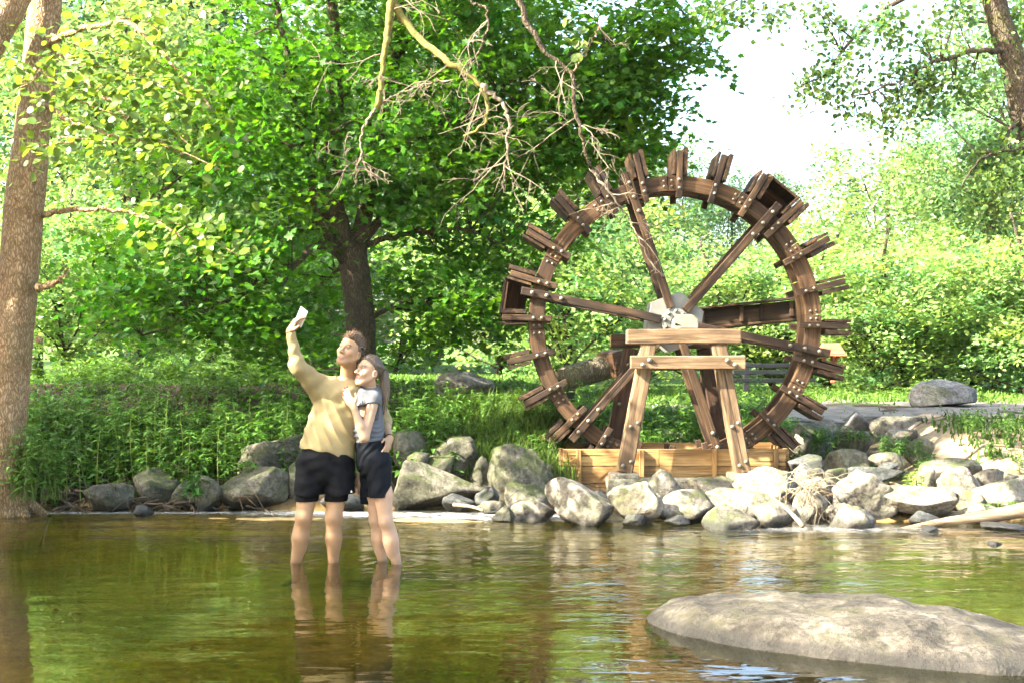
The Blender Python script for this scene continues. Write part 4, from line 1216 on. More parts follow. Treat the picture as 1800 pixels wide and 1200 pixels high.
# the spray of round leaves that hangs into the picture: largest leaves singly, the rest as one mass
rl_tv, rl_tt = TM["round"]
LM = [mesh_np("leaf", rl_tv, None, rl_tt, col=np.array(c_), smooth_=True) for c_ in ((.13, .20, .035), (.09, .165, .028), (.17, .24, .05), (.11, .18, .045))]
for m_ in LM: m_.materials.append(LEAF_A)
def leaf_obj(pos, size, parent, r):
    nrm = unit((np.array([-.25, -.35, .9]) + .55 * r.normal(size=3))[None])[0]
    ax = unit(np.cross(nrm, r.normal(size=3))[None])[0]
    by = np.cross(nrm, ax)
    M = Matrix((Vector(ax) * size, Vector(by) * size, Vector(nrm) * size)).transposed().to_4x4(); M.translation = Vector(pos.tolist())
    mobj("leaf", LM[r.integers(4)], None, parent, M)
spray = Acc(); SP = []
for (pts, n) in (([(130, 110), (230, 130), (330, 170), (370, 190)], 40), ([(90, 60), (160, 90), (240, 100), (310, 120)], 36), ([(120, 170), (200, 200), (280, 215), (350, 270)], 40), ([(100, 240), (200, 250), (300, 260), (390, 300)], 36), ([(60, 120), (110, 150), (170, 160)], 26), ([(30, 120), (60, 140), (20, 160)], 14), ([(200, 30), (260, 40), (290, 70)], 18), ([(240, 380), (330, 400), (420, 450)], 34), ([(130, 250), (80, 255), (60, 262)], 14)):
    q = bez([ap(x, y, -1.1 - (x - 60) * .0022) for x, y in pts], 16)
    V, Q, T = tube(q, np.linspace(.009, .003, len(q)), 5); spray.add(V, Q, T)
    SP.append((q, n))
sp_o = spray.build("leafy_branch", BARK_A, alder); tag(sp_o, "leafy twigs hanging right of the alder trunk")
cnt = 0; rest = []
for q, n in SP:
    for k in range(n * 6):
        f = ar.random() ** .8; c0 = q[int(f * (len(q) - 1))] + ar.normal(size=3) * [.19, .22, .15]
        if k < n: leaf_obj(c0, ar.uniform(.075, .115), sp_o, ar)
        else: rest.append(c0)
rest = np.array(rest)
V, T, C = leaf_cloud(rest, ar.uniform(.055, .10, len(rest)), np.array([.11, .18, .033]) * ar.uniform(.6, 1.5, (len(rest), 1)), "round", unit(np.array([-.25, -.35, .9]) + .6 * ar.normal(size=(len(rest), 3))), r=ar)
tag(wobj("foliage", V, None, T, LEAF_A, alder, col=C), kind="stuff")
# dead mossy branches and bare twigs hanging in front of the maple and the wheel
def twig_tree(acc, s, d, L, r0, depth, r, droop=.25, gnarl=.35):
    n = 7; pts = [np.array(s, float)]; d = np.array(d, float)
    for k in range(n):
        d = unit((d + gnarl * r.normal(size=3) * .45 + np.array([0, 0, -droop * .14]))[None])[0]
        pts.append(pts[-1] + d * L / n)
    pts = np.array(pts); rd = np.linspace(r0, max(.0016, r0 * .35), n + 1)
    V, Q, T = tube(pts, rd, 5 if depth > 1 else 4); acc.add(V, Q, T)
    if depth > 0:
        for k in range(r.integers(2, 5)):
            i = r.integers(1, n); dd = unit((d + r.normal(size=3) * .85)[None])[0]
            twig_tree(acc, pts[i], dd, L * r.uniform(.35, .65), max(.0016, rd[i] * .6), depth - 1, r, droop, gnarl)
def dead_branch(main, Y, r0, r1, label, twigs, seed, mat, joint=None, tl=.42):
    r = np.random.default_rng(seed)
    pts = [P(x, y, Y + dy) for (x, y, dy) in main]
    if joint is not None: pts = [joint] + pts
    q = bez(pts, 34); q[1:-1] += r.normal(size=(len(q) - 2, 3)) * .008
    rd = r0 + (r1 - r0) * np.linspace(0, 1, len(q))
    V, Q, T = tube(q, rd, 9, rough=.25, seed=seed)
    a = Acc().add(V, Q, T); o = a.build("dead_branch", mat, alder); tag(o, label)
    tw = Acc()
    for k in range(max(1, int(twigs * .68))):
        f = .25 + .75 * r.random() ** .6
        s = q[int(f * (len(q) - 1))]
        d = r.normal(size=3) * [1, .6, .6] + [.1, 0, -.45]
        twig_tree(tw, s, unit(d[None])[0], tl * r.uniform(.5, 1.4), .0048, 2, r)
    tw.build("twigs", TWIG, o)
    return o
dead_branch([(692, -40, 0), (688, 0, 0), (681, 60, 0), (672, 125, 0), (664, 190, 0)], 10.6, .034, .022, "yellow mossy branch hanging straight down at top centre", 9, 1, MOSSY, OV[19])
dead_branch([(690, 4, .02), (738, 68, 0), (792, 112, -.1), (840, 146, -.1), (856, 182, -.1), (852, 220, -.1), (815, 240, -.1)], 10.6, .030, .010, "mossy branch bending down to the right at top centre", 9, 2, MOSSY)
dead_branch([(845, 150, -.1), (880, 180, -.1), (896, 215, -.1), (890, 270, -.1), (884, 330, 0)], 10.6, .020, .005, "bare tangle of pale twigs at the mossy branch's end", 12, 3, TWIG)
dead_branch([(900, -60, 0), (912, 0, 0), (938, 60, 0), (965, 98, 0), (1002, 128, 0), (1012, 190, 0), (1026, 250, 0), (1040, 300, .1)], 10.9, .026, .012, "long grey branch dropping towards the wheel's rim", 11, 4, BARK_M, OV[24])
dead_branch([(1038, 296, .1), (1062, 325, .1), (1090, 360, .1), (1118, 410, .1), (1150, 468, .1)], 10.9, .013, .004, "pale dead twig hanging in front of the wheel's upper spoke", 10, 5, TWIG, tl=.30)
dead_branch([(820, -40, 0), (830, 5, 0), (856, 20, 0), (850, 75, 0), (822, 115, 0)], 10.3, .012, .006, "short crooked bare branch above the tangle of twigs", 5, 6, BARK_M, OV[22])
dead_branch([(664, 186, 0), (640, 225, 0), (636, 275, 0), (650, 310, 0)], 10.6, .010, .004, "thin pale twigs trailing below the straight mossy branch", 8, 7, TWIG, tl=.34)
dead_branch([(664, 186, 0), (690, 172, 0), (740, 150, 0), (800, 140, -.1)], 10.6, .009, .004, "thin bare twig joining the two mossy branches", 7, 8, TWIG, tl=.34)
lb = dead_branch([(1005, 128, 0), (1030, 95, .05), (1045, 60, .05), (1060, 40, .05)], 10.9, .008, .004, "small twig with a bunch of bright leaves at top centre", 1, 9, BARK_A, tl=.2)
for k in range(16):
    leaf_obj(P(ar.normal(1015, 22), ar.normal(72, 20), 10.9), ar.uniform(.07, .10), lb, ar)

# ---- tree at the right edge
rr_ = np.random.default_rng(77)
RY = 15.5
def rp(px, py, dy=0): return P(px, py, RY + dy)
rb = rp(1905, 700); rb[2] = float(H(rb[0], RY, False)) - .1
rt = thing("lime_tree", "leaning tree at the top right corner with fine hanging twigs", "tree", rb)
tk = Acc()
p, rd = trunk_mesh(tk, [rb - [0, 0, .2], rp(1880, 560), rp(1850, 400), rp(1812, 260), rp(1786, 130), rp(1752, 20), rp(1738, -60), rp(1690, -400), rp(1650, -700)], [.26, .19, .17, .15, .145, .135, .13, .09, .03], 18, .09, 6)
RN, RR = [p], [rd]
def rlimb(pts, r0, r1):
    q = bez(pts, 24); q[1:-1] += rr_.normal(size=(len(q) - 2, 3)) * .012
    r_ = r0 + (r1 - r0) * np.linspace(0, 1, len(q)) ** .8
    V, Q, T = tube(q, r_, 8, rough=.1); tk.add(V, Q, T); RN.append(q); RR.append(r_); return q
rlimb([rp(1752, 20), rp(1690, -40, -.2), rp(1600, -10, -.4), rp(1520, 50, -.6), rp(1450, 130, -.7), rp(1410, 150, -.8)], .05, .006)
rlimb([rp(1745, 0), rp(1660, -90, -.4), rp(1560, -110, -.8), rp(1440, -70, -1.0), rp(1330, -20, -1.1)], .05, .006)
rlimb([rp(1770, 90), rp(1720, 90, -.3), rp(1640, 110, -.5), rp(1570, 150, -.7), rp(1500, 170, -.8)], .04, .006)
rlimb([rp(1800, 200), rp(1770, 240, -.3), rp(1765, 320, -.5), rp(1750, 400, -.5)], .03, .006)
rlimb([rp(1812, 260), rp(1800, 260, -.4), rp(1725, 280, -.7), rp(1690, 330, -.8)], .03, .006)
rlimb([rp(1740, -60), rp(1780, -160, .4), rp(1850, -260, .8)], .06, .02)
def re_(px, py, dy, rpx, rpy, ry, n): return (rp(px, py, dy), (rpx * RY / F, ry, rpy * RY / F), n)
CC = clusters_in([re_(1420, 25, -.9, 95, 40, .5, 14), re_(1560, 40, -.7, 130, 50, .6, 24), re_(1500, 130, -.7, 85, 40, .45, 14), re_(1450, 150, -.7, 45, 26, .3, 10), re_(1590, 150, -.6, 60, 55, .4, 20), re_(1640, 120, -.5, 40, 80, .4, 18), re_(1700, 140, -.2, 60, 60, .5, 16), re_(1740, 335, -.5, 68, 90, .5, 70), re_(1760, 270, -.4, 50, 50, .4, 30), re_(1790, 60, .1, 60, 80, .5, 20), re_(1690, 20, -.2, 60, 60, .5, 16), re_(1500, 200, -.7, 12, 40, .15, 7), re_(1575, 205, -.7, 14, 40, .15, 9), re_(1640, 190, -.5, 18, 40, .2, 11), re_(1275, 20, -.9, 60, 24, .3, 10)], rr_, .2)
limbs_to(tk, CC, np.concatenate(RN), np.concatenate(RR), rr_, .8, .012, -.02)
tk.build("trunk", BARK_M, rt)
CH = clusters_in([((6.4, 15.5, 11.5), (2.6, 2.4, 2.2), 90)], rr_, .4)
V1, T1, C1 = crown_leaves(CC, 20, .20, .056, (.10, .18, .055), "round", rr_, .55, .8, .3)
V2, T2, C2 = crown_leaves(CH, 40, .55, .12, (.06, .11, .025), "rhomb", rr_, .5, .7, .3)
tag(wobj("crown", np.concatenate([V1, V2]), None, np.concatenate([T1, T2 + len(V1)]), LEAF_A, rt, col=np.concatenate([C1, C2]), smooth_=False), kind="stuff")

# ------------------------------------------------------------------ bank plants
pr = np.random.default_rng(5)
def herb(pos, h, r, stem=.006, leafl=.10, pairs=7, col=(.07, .15, .025), lean=.12, stemcol=(.13, .20, .05)):
    """an upright leafy stem -> arrays"""
    a = Acc()
    top = np.array([r.normal() * lean * h, r.normal() * lean * h, h])
    t_ = np.linspace(0, 1, 5)[:, None]
    q = pos + top * t_ + np.array([0, 0, -1]) * 0 + (t_ * (1 - t_)) * r.normal(size=3) * .1 * h
    V, Q, T = tube(q, np.linspace(stem, stem * .4, 5), 4, cap=False); a.add(V, Q, None, np.array(stemcol))
    n = pairs * 2 + 4
    f = np.concatenate([np.repeat(np.linspace(.3, .95, pairs), 2), np.full(4, 1.0)])
    base = np.stack([np.interp(f, t_[:, 0], q[:, k]) for k in range(3)], -1)
    ang = np.concatenate([np.repeat(np.arange(pairs) * 1.57 + r.uniform(0, 3), 2), np.arange(4) * 1.57]) + np.tile([0, np.pi], n // 2) + r.normal(size=n) * .3
    up = r.uniform(.0, .55, n)
    ax = unit(np.stack([np.cos(ang), np.sin(ang), up], -1))
    nrm = unit(np.array([0, 0, 1.0]) + .2 * r.normal(size=(n, 3)))
    sz = leafl * (1.15 - .55 * f) * r.uniform(.7, 1.25, n)
    c = np.array(col) * r.uniform(.65, 1.4) * r.uniform(.75, 1.3, (n, 1))
    V, T, C = leaf_cloud(base, sz, c, "lance", nrm, ax, r)
    a.V.append(V.astype(np.float32)); a.T.append(T + a.n); a.C.append(C.astype(np.float32)); a.n += len(V)
    return a.get()
und = Acc()
def scatter(n, fx, fy, hr, col, leafl=(.07, .13), pairs=(5, 9), acc=und, tmin=.12):
    k = 0
    while k < n:
        x = pr.uniform(*fx); y = pr.uniform(*fy)
        if y - shore(x) < tmin: k += .2; continue
        z = float(H(x, y)); h = pr.uniform(*hr)
        acc.add(*herb(np.array([x, y, z - .02]), h, pr, .005, pr.uniform(*leafl), int(pr.integers(*pairs)), col)); k += 1
scatter(90, (-5.6, -3.4), (16.2, 17.6), (.1, .27), (.075, .17, .028), (.09, .15))
scatter(170, (-3.4, -.6), (16.2, 17.4), (.05, .13), (.075, .17, .028), (.09, .15))
scatter(460, (-5.6, -.6), (15.0, 16.3), (.25, .58), (.075, .17, .028), (.11, .19))
scatter(180, (-5.4, -2.2), (14.9, 15.8), (.25, .55), (.075, .17, .028), (.1, .18))
scatter(260, (-.9, .8), (15.3, 16.6), (.15, .38), (.075, .165, .028), (.09, .16))
scatter(60, (-.9, .8), (17.3, 18.0), (.04, .10), (.075, .165, .028), (.06, .10))
scatter(150, (.5, 3.2), (16.7, 18.6), (.25, .6), (.07, .16, .025), (.10, .19))
scatter(60, (2.6, 3.6), (15.8, 17.4), (.15, .3), (.06, .14, .022))
scatter(90, (5.0, 7.0), (15.0, 16.4), (.12, .28), (.07, .15, .022))
scatter(26, (3.95, 4.25), (15.45, 15.8), (.12, .25), (.06, .14, .022))
scatter(18, (4.45, 4.6), (15.4, 15.7), (.1, .2), (.06, .14, .022))
scatter(90, (-5.6, -4.7), (14.5, 15.2), (.12, .35), (.07, .15, .025), tmin=-.2)
scatter(110, (-7, 1), (18.0, 19.2), (.05, .12), (.07, .15, .025))
scatter(130, (-6.5, -3.4), (19.0, 21.0), (.2, .42), (.085, .17, .03), (.14, .25))
scatter(70, (2.8, 8), (24, 26.5), (.15, .35), (.10, .19, .03), (.12, .2))
tag(und.build("undergrowth", PLANT, None, None, False), "dense green nettles and herbs covering the banks", "undergrowth", kind="stuff")
# grass on the banks and on the lawn
def blades(n, fx, fy, h, col, cond=None, w=.006, r=pr):
    x = r.uniform(*fx, n); y = r.uniform(*fy, n)
    if cond is not None: m_ = cond(x, y); x, y = x[m_], y[m_]
    n = len(x); z = H(x, y) - .01
    hh_ = h * r.uniform(.4, 1.3, n); a = r.uniform(0, 6.283, n); ln = hh_ * r.uniform(.2, .9, n)
    d = np.stack([np.cos(a), np.sin(a)], -1); pd = np.stack([-d[:, 1], d[:, 0]], -1)
    b0 = np.stack([x, y, z], -1); V = np.zeros((n, 5, 3))
    w_ = w * r.uniform(.7, 1.5, n)[:, None]
    V[:, 0] = b0; V[:, 1] = b0; V[:, 0, :2] += pd * w_; V[:, 1, :2] -= pd * w_
    md = b0.copy(); md[:, :2] += d * (ln * .3)[:, None]; md[:, 2] += hh_ * .65
    V[:, 2] = md; V[:, 3] = md; V[:, 2, :2] -= pd * w_ * .8; V[:, 3, :2] += pd * w_ * .8
    V[:, 4] = b0; V[:, 4, :2] += d * ln[:, None]; V[:, 4, 2] += hh_
    o = (np.arange(n) * 5)[:, None]
    T = np.concatenate([o + [0, 1, 2], o + [0, 2, 3], o + [3, 2, 4]])
    C = np.repeat(np.array(col) * r.uniform(.6, 1.45, (n, 1)) * np.array([1, 1, 1]), 5, axis=0)
    return V.reshape(-1, 3), T, C
ga = Acc()
bank = lambda x, y: y - shore(x) > .45
for args in ((4000, (-7, .9), (16.3, 18.3), .05, (.06, .13, .022), bank), (4000, (-7, .9), (15.2, 16.4), .2, (.06, .13, .022), bank), (4000, (-.9, .7), (15.0, 16.6), .30, (.085, .14, .03), bank), (9000, (.6, 3.4), (16.6, 19.2), .2, (.065, .15, .022), bank),
             (1800, (4.9, 8), (15.2, 17), .10, (.07, .13, .025), bank), (26000, (-10, 3), (18.4, 31), .07, (.08, .155, .026), None), (500, (2.5, 9), (18.4, 24.5), .06, (.08, .15, .026), None), (20000, (1.5, 12), (23.8, 33), .10, (.09, .17, .028), None)):
    V, T, C = blades(args[0], args[1], args[2], args[3], args[4], args[5], .006 if args[3] > .12 else .012)
    ga.add(V, None, T, C)
tag(ga.build("grass", PLANT, None, None, False), "grass tufts on the banks and the mown lawn", "grass", kind="stuff")
# single tall plants with bare yellow stems
GP = "tall stems on the left bank"
for k, (px, top) in enumerate([(205, 742), (222, 750), (240, 716), (256, 730), (268, 700), (282, 735), (296, 742), (300, 690), (318, 722), (330, 756), (352, 748), (372, 765), (386, 746), (398, 720), (190, 760), (172, 748), (152, 755), (418, 705), (440, 690), (470, 690), (500, 700)]):
    Y = pr.uniform(14.95, 15.5) + (.4 if px > 400 else 0)
    x = (px - 900) * Y / F; z = float(H(x, Y)); zt_ = CAMH - (top - HZ) * Y / F
    a = herb(np.array([x, Y, z - .03]), max(.3, zt_ - z), pr, .0085, .15, 7, (.07, .16, .03), .05, (.22, .27, .06))
    o = wobj("balsam_plant", a[0], a[1], a[2], PLANT, None, (x, Y, z), col=a[3], smooth_=False)
    tag(o, "tall leafy plant with bare yellow green stem on the left bank", "plant", GP)
def single(px, py, top, Y, label, n, leafl, col, spread=.05, name="young_plant"):
    b0 = P(px, py, Y); A_ = Acc(); hh_ = CAMH - (top - HZ) * Y / F - b0[2]
    for k in range(n):
        A_.add(*herb(b0 + [pr.normal() * spread, pr.normal() * spread * .6, -.03], hh_ * pr.uniform(.55, 1.05), pr, .006, leafl, 8, col, .14))
    V, Q, T, C = A_.get()
    tag(wobj(name, V, Q, T, PLANT, None, b0, col=C, smooth_=False), label, "plant")
single(1606, 862, 810, 13.95, "bright yellow green young plant growing between the sunlit rocks", 5, .10, (.18, .27, .04), .06)
single(1768, 896, 876, 13.5, "small green clump beside the driftwood log", 16, .06, (.07, .15, .025), .11, "green_clump")
single(1580, 800, 760, 15.6, "leafy green clump among the rocks of the right-hand slope", 22, .09, (.055, .13, .022), .13, "green_clump")
single(340, 876, 826, 14.5, "broad-leaved plant in front of the left bank's dark hollow", 4, .17, (.05, .14, .025), .04)
single(55, 872, 742, 13.9, "leafy bush growing round the alder's foot", 60, .13, (.085, .17, .03), .22, "leafy_bush")
single(1450, 776, 742, 16.2, "green clump under the lower right paddles", 18, .09, (.06, .14, .022), .14, "green_clump")
single(1520, 770, 750, 16.0, "small green clump above the brown boulder", 10, .07, (.06, .14, .022), .08, "green_clump")
single(828, 702, 676, 17.0, "lone pale leaf plant before the lawn boulder", 3, .16, (.11, .20, .035), .03)
# ------------------------------------------------------------------ driftwood, twigs, roots
DW = mat_wood("driftwood", (.10, .07, .04), (.22, .16, .10), (.34, .27, .18))
q = bez([P(1578, 927, 13.0) - [0, 0, .02], P(1660, 916, 13.1), P(1740, 906, 13.15), P(1830, 890, 13.2), P(1900, 878, 13.3)], 30)
V, Q, T = tube(q, np.linspace(.015, .10, len(q)) ** 1.0, 16, rough=.12, seed=4)
dl = wobj("driftwood_log", V, Q, T, DW, None, q[-1]); tag(dl, "smooth pale driftwood log tapering into the water at right", "log")
tw = Acc(); r_ = np.random.default_rng(15)
for k in range(26):
    s = P(r_.uniform(1370, 1460), r_.uniform(838, 862), r_.uniform(13.2, 13.7))
    twig_tree(tw, s, unit((r_.normal(size=3) * [1, .5, .5] + [.5, -.2, -.15])[None])[0], r_.uniform(.25, .5), .007, 1, r_, .8)
tag(tw.build("dead_twig_heap", TWIG, None, P(1420, 890, 13.4)), "heap of bare pale twigs draped over the sunlit rocks", "twigs")
q = bez([P(1355, 872, 13.0), P(1385, 895, 12.9), P(1412, 924, 12.75)], 12)
V, Q, T = tube(q, np.linspace(.012, .022, len(q)), 7, rough=.15); tag(wobj("stick", V, Q, T, TWIG, None, q[-1]), "pale stick slanting from the rocks into the water", "stick")
q = bez([P(797, 886, 14.0), P(830, 890, 13.9), P(850, 897, 13.8)], 10)
V, Q, T = tube(q, np.linspace(.02, .012, len(q)), 7, rough=.15); tag(wobj("stick", V, Q, T, TWIG, None, q[0]), "pale broken stick lying at the rapids", "stick")
rt_ = Acc(); r_ = np.random.default_rng(16)
for k in range(70):
    x = r_.uniform(-5.3, -2.6); yy = float(shore(x)) + r_.uniform(-.25, .3)
    twig_tree(rt_, (x, yy, float(H(x, yy)) + r_.uniform(.03, .16)), unit((r_.normal(size=3) * [1.2, .5, .12] + [.3, -.2, -.05])[None])[0], r_.uniform(.3, .8), r_.uniform(.008, .02), 1, r_, .5, .3)
ROOT = mat_plain("root_bark", (.10, .075, .05), .85, 0, .35, 10, .4, .2)
tag(rt_.build("root_tangle", ROOT, None, (-4.2, 14.7, 0)), "tangle of washed-out roots along the left waterline", "roots")
rt2 = Acc()
for k in range(16):
    x = r_.uniform(4.6, 6.4); yy = r_.uniform(15.3, 17.2)
    g = [np.array([x + i * .14, yy + .25 * math.sin(i * .6 + k) * .4 + .02 * i, 0]) for i in range(9)]
    g = [np.array([a_[0], a_[1], float(H(a_[0], a_[1])) + .012]) for a_ in g]
    V, Q, T = tube(bez(g, 24), np.linspace(.022, .008, len(bez(g, 24))), 6, rough=.2); rt2.add(V, Q, T)
tag(rt2.build("surface_roots", mat_plain("root_pale", (.26, .20, .14), .85, 0, .3, 10, .4, .2), None, (5.2, 16, .8)), "bare roots crossing the sandy slope at right", "roots")
q = bez([P(70, 940, 12.4) - [0, 0, .1], P(84, 920, 12.4), P(95, 905, 12.4)], 10)
V, Q, T = tube(q, np.linspace(.006, .002, len(q)), 6, rough=.2); tag(wobj("stick", V, Q, T, ROOT, None, q[0]), "small twig sticking out of the water at left", "stick")
# ------------------------------------------------------------------ people
class Vox:
    def __init__(s, lo, hi, h):
        s.h = h; s.lo = np.array(lo, float); s.n = np.ceil((np.array(hi) - s.lo) / h).astype(int) + 1
        s.D = np.full(s.n, 5.0, np.float32)
    def win(s, lo, hi):
        a = np.clip(np.floor((lo - s.lo) / s.h).astype(int), 0, s.n); b = np.clip(np.ceil((hi - s.lo) / s.h).astype(int) + 1, 0, s.n)
        if np.any(b <= a): return None, None
        ax = [s.lo[k] + s.h * np.arange(a[k], b[k]) for k in range(3)]
        X = np.stack(np.meshgrid(*ax, indexing='ij'), -1).astype(np.float32)
        return tuple(slice(a[k], b[k]) for k in range(3)), X
    def merge(s, sl, d, k):
        a = s.D[sl]
        if k > 0:
            hh = np.clip(.5 + .5 * (d - a) / k, 0, 1); s.D[sl] = d * (1 - hh) + a * hh - k * hh * (1 - hh)
        else: s.D[sl] = np.minimum(a, d)
    def cap(s, a, b, ra, rb, k=.02):
        a = np.array(a, float); b = np.array(b, float); m = max(ra, rb) + k + .03
        sl, X = s.win(np.minimum(a, b) - m, np.maximum(a, b) + m)
        if sl is None: return
        ba = b - a; t = np.clip(((X - a) @ ba) / max(1e-9, ba @ ba), 0, 1)
        d = np.linalg.norm(X - a - t[..., None] * ba, axis=-1) - (ra + (rb - ra) * t)
        s.merge(sl, d.astype(np.float32), k)
    def ell(s, c, r, R=None, k=.02, sub=False):
        c = np.array(c, float); r = np.array(r, float); m = r.max() + k + .03
        sl, X = s.win(c - m, c + m)
        if sl is None: return
        q = X - c
        if R is not None: q = q @ R          # columns of R are the local axes
        k0 = np.linalg.norm(q / r, axis=-1); k1 = np.linalg.norm(q / (r * r), axis=-1) + 1e-6
        d = (k0 * (k0 - 1) / k1).astype(np.float32)
        if sub:
            a = s.D[sl]; hh = np.clip(.5 - .5 * (a + d) / k, 0, 1); s.D[sl] = a * (1 - hh) + (-d) * hh + k * hh * (1 - hh)
        else: s.merge(sl, d, k)
    def econe(s, a, b, ra, rb, k=.03, yaw=0.0):
        """elliptic tapered column; radii are (across, depth), turned by yaw"""
        a = np.array(a, float); b = np.array(b, float); m = max(*ra, *rb) + k + .03
        sl, X = s.win(np.minimum(a, b) - m, np.maximum(a, b) + m)
        if sl is None: return
        ba = b - a; t = ((X - a) @ ba) / (ba @ ba); tc = np.clip(t, 0, 1)
        q = X - a - tc[..., None] * ba
        cx, sx = math.cos(yaw), math.sin(yaw)
        u = q[..., 0] * cx + q[..., 1] * sx; v = -q[..., 0] * sx + q[..., 1] * cx
        rx = ra[0] + (rb[0] - ra[0]) * tc; ry = ra[1] + (rb[1] - ra[1]) * tc
        kk = np.sqrt((u / rx) ** 2 + (v / ry) ** 2 + (q[..., 2] / np.minimum(rx, ry)) ** 2)
        d = (kk - 1) * np.minimum(rx, ry)
        s.merge(sl, d.astype(np.float32), k)
    def disp(s, fn):
        m = np.abs(s.D) < .05
        i = np.argwhere(m); X = s.lo + i * s.h
        s.D[m] += fn(X).astype(np.float32)
    def cut(s, fn):
        m = s.D < .08
        i = np.argwhere(m); X = s.lo + i * s.h
        s.D[m] = np.maximum(s.D[m], fn(X).astype(np.float32))
    def mesh(s):
        D = s.D; S = D < 0
        n = np.array(D.shape) - 1
        cnt = np.zeros(n, np.uint8)
        offs = [(i, j, k) for i in (0, 1) for j in (0, 1) for k in (0, 1)]
        for o in offs: cnt += S[o[0]:o[0] + n[0], o[1]:o[1] + n[1], o[2]:o[2] + n[2]]
        act = (cnt > 0) & (cnt < 8)
        C = np.argwhere(act); idx = np.full(n, -1, np.int32); idx[act] = np.arange(len(C))
        vals = np.stack([D[C[:, 0] + o[0], C[:, 1] + o[1], C[:, 2] + o[2]] for o in offs], 1)
        acc = np.zeros((len(C), 3)); w = np.zeros(len(C))
        for a in range(8):
            for b in range(a + 1, 8):
                oa, ob = np.array(offs[a]), np.array(offs[b])
                if np.abs(oa - ob).sum() != 1: continue
                va, vb = vals[:, a], vals[:, b]; x = (va < 0) != (vb < 0)
                t = np.where(x, va / np.where(x, va - vb, 1), 0)
                acc += np.where(x[:, None], oa + t[:, None] * (ob - oa), 0); w += x
        V = s.lo + (C + acc / w[:, None]) * s.h
        Q = []
        for ax in range(3):
            u, v = (ax + 1) % 3, (ax + 2) % 3
            sl0 = [slice(None)] * 3; sl1 = [slice(None)] * 3; sl0[ax] = slice(0, -1); sl1[ax] = slice(1, None)
            ed = S[tuple(sl0)] != S[tuple(sl1)]
            E = np.argwhere(ed); ok = (E[:, u] > 0) & (E[:, v] > 0) & (E[:, u] < n[u]) & (E[:, v] < n[v]) & (E[:, ax] < n[ax]); E = E[ok]
            ins = S[E[:, 0], E[:, 1], E[:, 2]]
            c = []
            for du, dv in ((1, 1), (0, 1), (0, 0), (1, 0)):
                e = E.copy(); e[:, u] -= du; e[:, v] -= dv; c.append(idx[e[:, 0], e[:, 1], e[:, 2]])
            q = np.stack(c, 1); q[~ins] = q[~ins][:, ::-1]; Q.append(q)
        Q = np.concatenate(Q); Q = Q[(Q >= 0).all(1)]
        # one light smoothing pass
        e = np.concatenate([Q[:, [0, 1]], Q[:, [1, 2]], Q[:, [2, 3]], Q[:, [3, 0]]]); e = np.concatenate([e, e[:, ::-1]])
        for lam in (.5, -.52, .4):
            sm = np.zeros_like(V); ct = np.zeros(len(V))
            np.add.at(sm, e[:, 0], V[e[:, 1]]); np.add.at(ct, e[:, 0], 1)
            V = V + lam * (sm / np.maximum(ct, 1)[:, None] - V)
        return V, Q

MYY = 10.7
def M_(px, py, dy=0.0):
    return np.array([(px - 900) * MYY / F, MYY + dy, CAMH - (py - HZ) * MYY / F])
def basis(f, u):
    f = np.array(f, float); f /= np.linalg.norm(f); u = np.array(u, float); u -= f * (f @ u); u /= np.linalg.norm(u)
    return np.stack([np.cross(f, u), f, u], 1)       # columns: right, forward, up
SKIN = mat_vcol("skin", .52, .35, .10)
CLOTH = mat_vcol("cloth", .9, .15, 0, bmp=.25, bscale=260)
SHINY = mat_vcol("sport_cloth", .8, .12, 0, bmp=.15, bscale=200)
HAIRM = mat_vcol("hair", .5, .4, 0, bmp=.3, bscale=120)

def head(v, c, R, s=1.0, fem=False):
    L = lambda x, y, z: c + R @ (np.array([x, y, z]) * s)
    v.ell(L(0, -.012, .032), np.array([.076, .096, .090]) * s, R, .01)
    v.ell(L(0, .022, -.035), np.array([.058 if not fem else .054, .068, .080]) * s, R, .03)
    v.ell(L(0, .060, -.098), np.array([.026 if not fem else .020, .022, .018]) * s, R, .03)
    for q in (-1, 1):
        v.cap(L(q * .060, -.005, -.045), L(q * .022, .058, -.096), .014 * s, .014 * s, .03)
        v.ell(L(q * .040, .058, -.022), np.array([.024, .024, .024]) * s, R, .02)
        v.ell(L(q * .079, -.010, -.012), np.array([.010, .022, .032]) * s, R, .006)
        v.ell(L(q * .083, -.006, -.010), np.array([.006, .010, .016]) * s, R, .004, True)
    v.cap(L(-.036, .078, .026), L(.036, .078, .026), .012 * s, .012 * s, .02)
    for q in (-1, 1):
        v.ell(L(q * .031, .096, .006), np.array([.019, .016, .012]) * s, R, .012, True)
        v.ell(L(q * .031, .074, .005), np.array([.014, .014, .012]) * s, R, .003)
    v.cap(L(0, .088, .012), L(0, .112, -.030), .008 * s, .012 * s, .010)
    for q in (-1, 1): v.ell(L(q * .012, .098, -.034), np.array([.009, .010, .008]) * s, R, .006)
    v.cap(L(-.020, .084, -.064), L(.020, .084, -.064), .007 * s, .007 * s, .010)
    v.cap(L(-.015, .085, -.075), L(.015, .085, -.075), .008 * s, .008 * s, .008)
    v.ell(L(0, .098, -.0695), np.array([.024, .008, .0022]) * s, R, .003, True)
    return L
